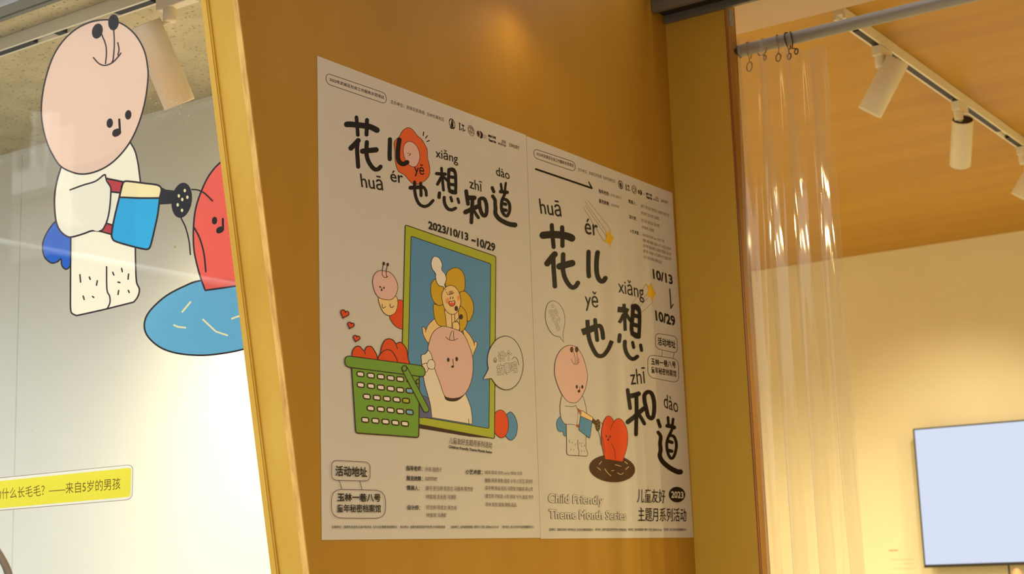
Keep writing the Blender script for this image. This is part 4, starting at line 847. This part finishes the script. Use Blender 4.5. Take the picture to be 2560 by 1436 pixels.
root = empty('arched_stand', (cxx-.12, ys, .02), 'dark wooden arched stand inside the shop window, its rounded shoulder in the lower left corner', 'stand')
MB().tube([tuple(p) for p in catmull(pts, False, 6)], .011, M_stand, 12).build('arch', root)
MB().box((cxx-.36, ys-.09, .0205), (cxx+.12, ys+.09, .038), M_stand).build('base', root, .004)
# peach-coloured rounded finial in front of the television
yk = YTV-.25; kp = on_y(2541, 1421, yk); M_peach = pmat('peach_paint', (226, 168, 128), .6)
root = empty('display_stand', (float(kp[0]), yk, 0.0), 'slim peach display stand whose rounded tip rises in front of the television', 'stand')
h = float(kp[2]); MB().lathe((kp[0], yk, h), (0, 0, -1), [(0, 0), (.004, .010), (.012, .016), (.03, .024), (.06, .032), (.12, .036), (h-.03, .036)], M_peach, 28).build('post', root)
MB().lathe((kp[0], yk, .0295), (0, 0, -1), [(0, 0), (0, .15), (.029, .16), (.029, 0)], M_peach, 36).build('base', root)
# faint wall caption left of the television
root = empty('wall_caption', tuple(float(v) for v in on_y(2240, 1390, YB-.0006)), 'faint lines of caption lettering on the cream wall left of the television', 'wall text')
for nm, lines, c in (('heading', [(2222, 2245, 1376)], (176, 150, 112)), ('lines', [(2230, 2284, 1399), (2258, 2284, 1409), (2230, 2290, 1421)], (226, 206, 172))):
    mb = MB(); m = pmat('caption_'+nm, c, .8)
    for x0, x1, y in lines:
        P = [on_y(x0, y, YB-.0006), on_y(x1, y-1, YB-.0006), on_y(x1, y+2, YB-.0006), on_y(x0, y+3, YB-.0006)]; mb.add(P, [(0, 1, 2, 3)], m)
    mb.build(nm, root)
# ------------------------------------------------------------------ the other side of the street, seen faintly mirrored in the pane
def mirror_at(px, py, Y):   # where a thing must stand on the plane y=Y to be mirrored at this pixel
    q = on_y(px, py, 2*YG-Y); return np.array((q[0], Y, q[2]))
M_fac = noise_mat('pinkish_facade', (62, 54, 50), (70, 60, 56), (.6, .6, .6), .8); M_wtrim = pmat('white_trim', (240, 240, 238), .6); M_dwin = pmat('dark_window', (70, 82, 88), .2)
YF = -9.0
def at_m(px, py): return mirror_at(px, py, YF)
b0, b1 = at_m(-120, 560), at_m(300, 60)
blg = empty('building', (float((b0[0]+b1[0])/2), YF-1, 0), 'pinkish building with white pillars across the street, mirrored faintly in the pane', 'building')
xa, xb = min(b0[0], b1[0])-2.5, float(at_m(760, 400)[0])+1
MB().box((xa, YF-3, 0), (xb, YF-.2, float(at_m(300, -60)[2])), M_fac).build('wall', blg)
u0, u1 = at_m(-420, 380), at_m(150, 620)
MB().box((min(u0[0], u1[0]), YF-.199, float(u1[2])), (max(u0[0], u1[0]), YF-.195, float(at_m(60, 330)[2])), pmat('pink_render', (196, 184, 174), .8)).build('render_band', blg)
for px in (84, 118):
    q0, q1 = at_m(px-6, 300), at_m(px+6, 300); zt_, zb_ = at_m(px, 280)[2], at_m(px, 470)[2]
    MB().box((min(q0[0], q1[0]), YF-.19, float(zb_)), (max(q0[0], q1[0]), YF, float(zt_)), M_wtrim).build('pillar', blg)
q0, q1 = at_m(-60, 420), at_m(130, 470); MB().box((min(q0[0], q1[0]), YF-.19, float(q1[2])), (max(q0[0], q1[0]), YF+.1, float(at_m(60, 436)[2])), M_wtrim).build('ledge', blg)
w0, w1 = at_m(20, 310), at_m(74, 400); MB().box((min(w0[0], w1[0]), YF-.199, float(w1[2])), (max(w0[0], w1[0]), YF-.15, float(w0[2])), M_dwin).build('window', blg)
c0, c1 = mirror_at(-20, 600, -6.0), mirror_at(640, 724, -6.0)  # pale pipe added so the pane mirrors a diagonal streak
root = empty('streak_pipe', (float(c0[0]), -6.0, 0), 'long pale pipe added across the street, mirrored as a diagonal streak in the pane', 'pipe')
MB().tube([c0, c1], .035, M_wtrim, 10).build('pipe', root)
for k in (0.02, .98):
    q = c0+(c1-c0)*k; MB().tube([(q[0], q[1], 0), (q[0], q[1], q[2]-.04)], .03, M_grey, 10).build('post', root)
M_leaf = noise_mat('leaf_green', (96, 118, 76), (130, 148, 100), (4, 4, 4), .7)
M_bark = pmat('bark', (84, 70, 58), .9)
def tree(px, py, Y, r, label):
    c = mirror_at(px, py, Y); root = empty('tree', (float(c[0]), Y, 0), label, 'tree', 'street trees'); mb = MB()
    for k in range(1500):
        d = np.array([random.gauss(0, 1) for _ in range(3)]); d = d/np.linalg.norm(d)*r*random.random()**.4; p = c+d*np.array((1, .8, .9)); a1 = random.uniform(0, 6.28); e = random.uniform(.06, .12)
        u = np.array((math.cos(a1), math.sin(a1), random.uniform(-.6, .6)))*e; w = np.cross(u, (random.uniform(-1, 1), .3, 1)); w = w/np.linalg.norm(w)*e*.5
        mb.add([p-u, p+w, p+u, p-w], [(0, 1, 2, 3)], M_leaf)
    mb.build('foliage', root); MB().lathe((c[0], Y, 0), (0, 0, 1), [(0, .16), (.6, .12), (float(c[2]), .07)], M_bark, 12).build('trunk', root)
tree(18, 318, -7.2, 0.3, 'street tree in front of the pinkish building, its crown nearest the pillars'); tree(-420, 380, -7.6, 0.9, 'larger street tree further left across the street')
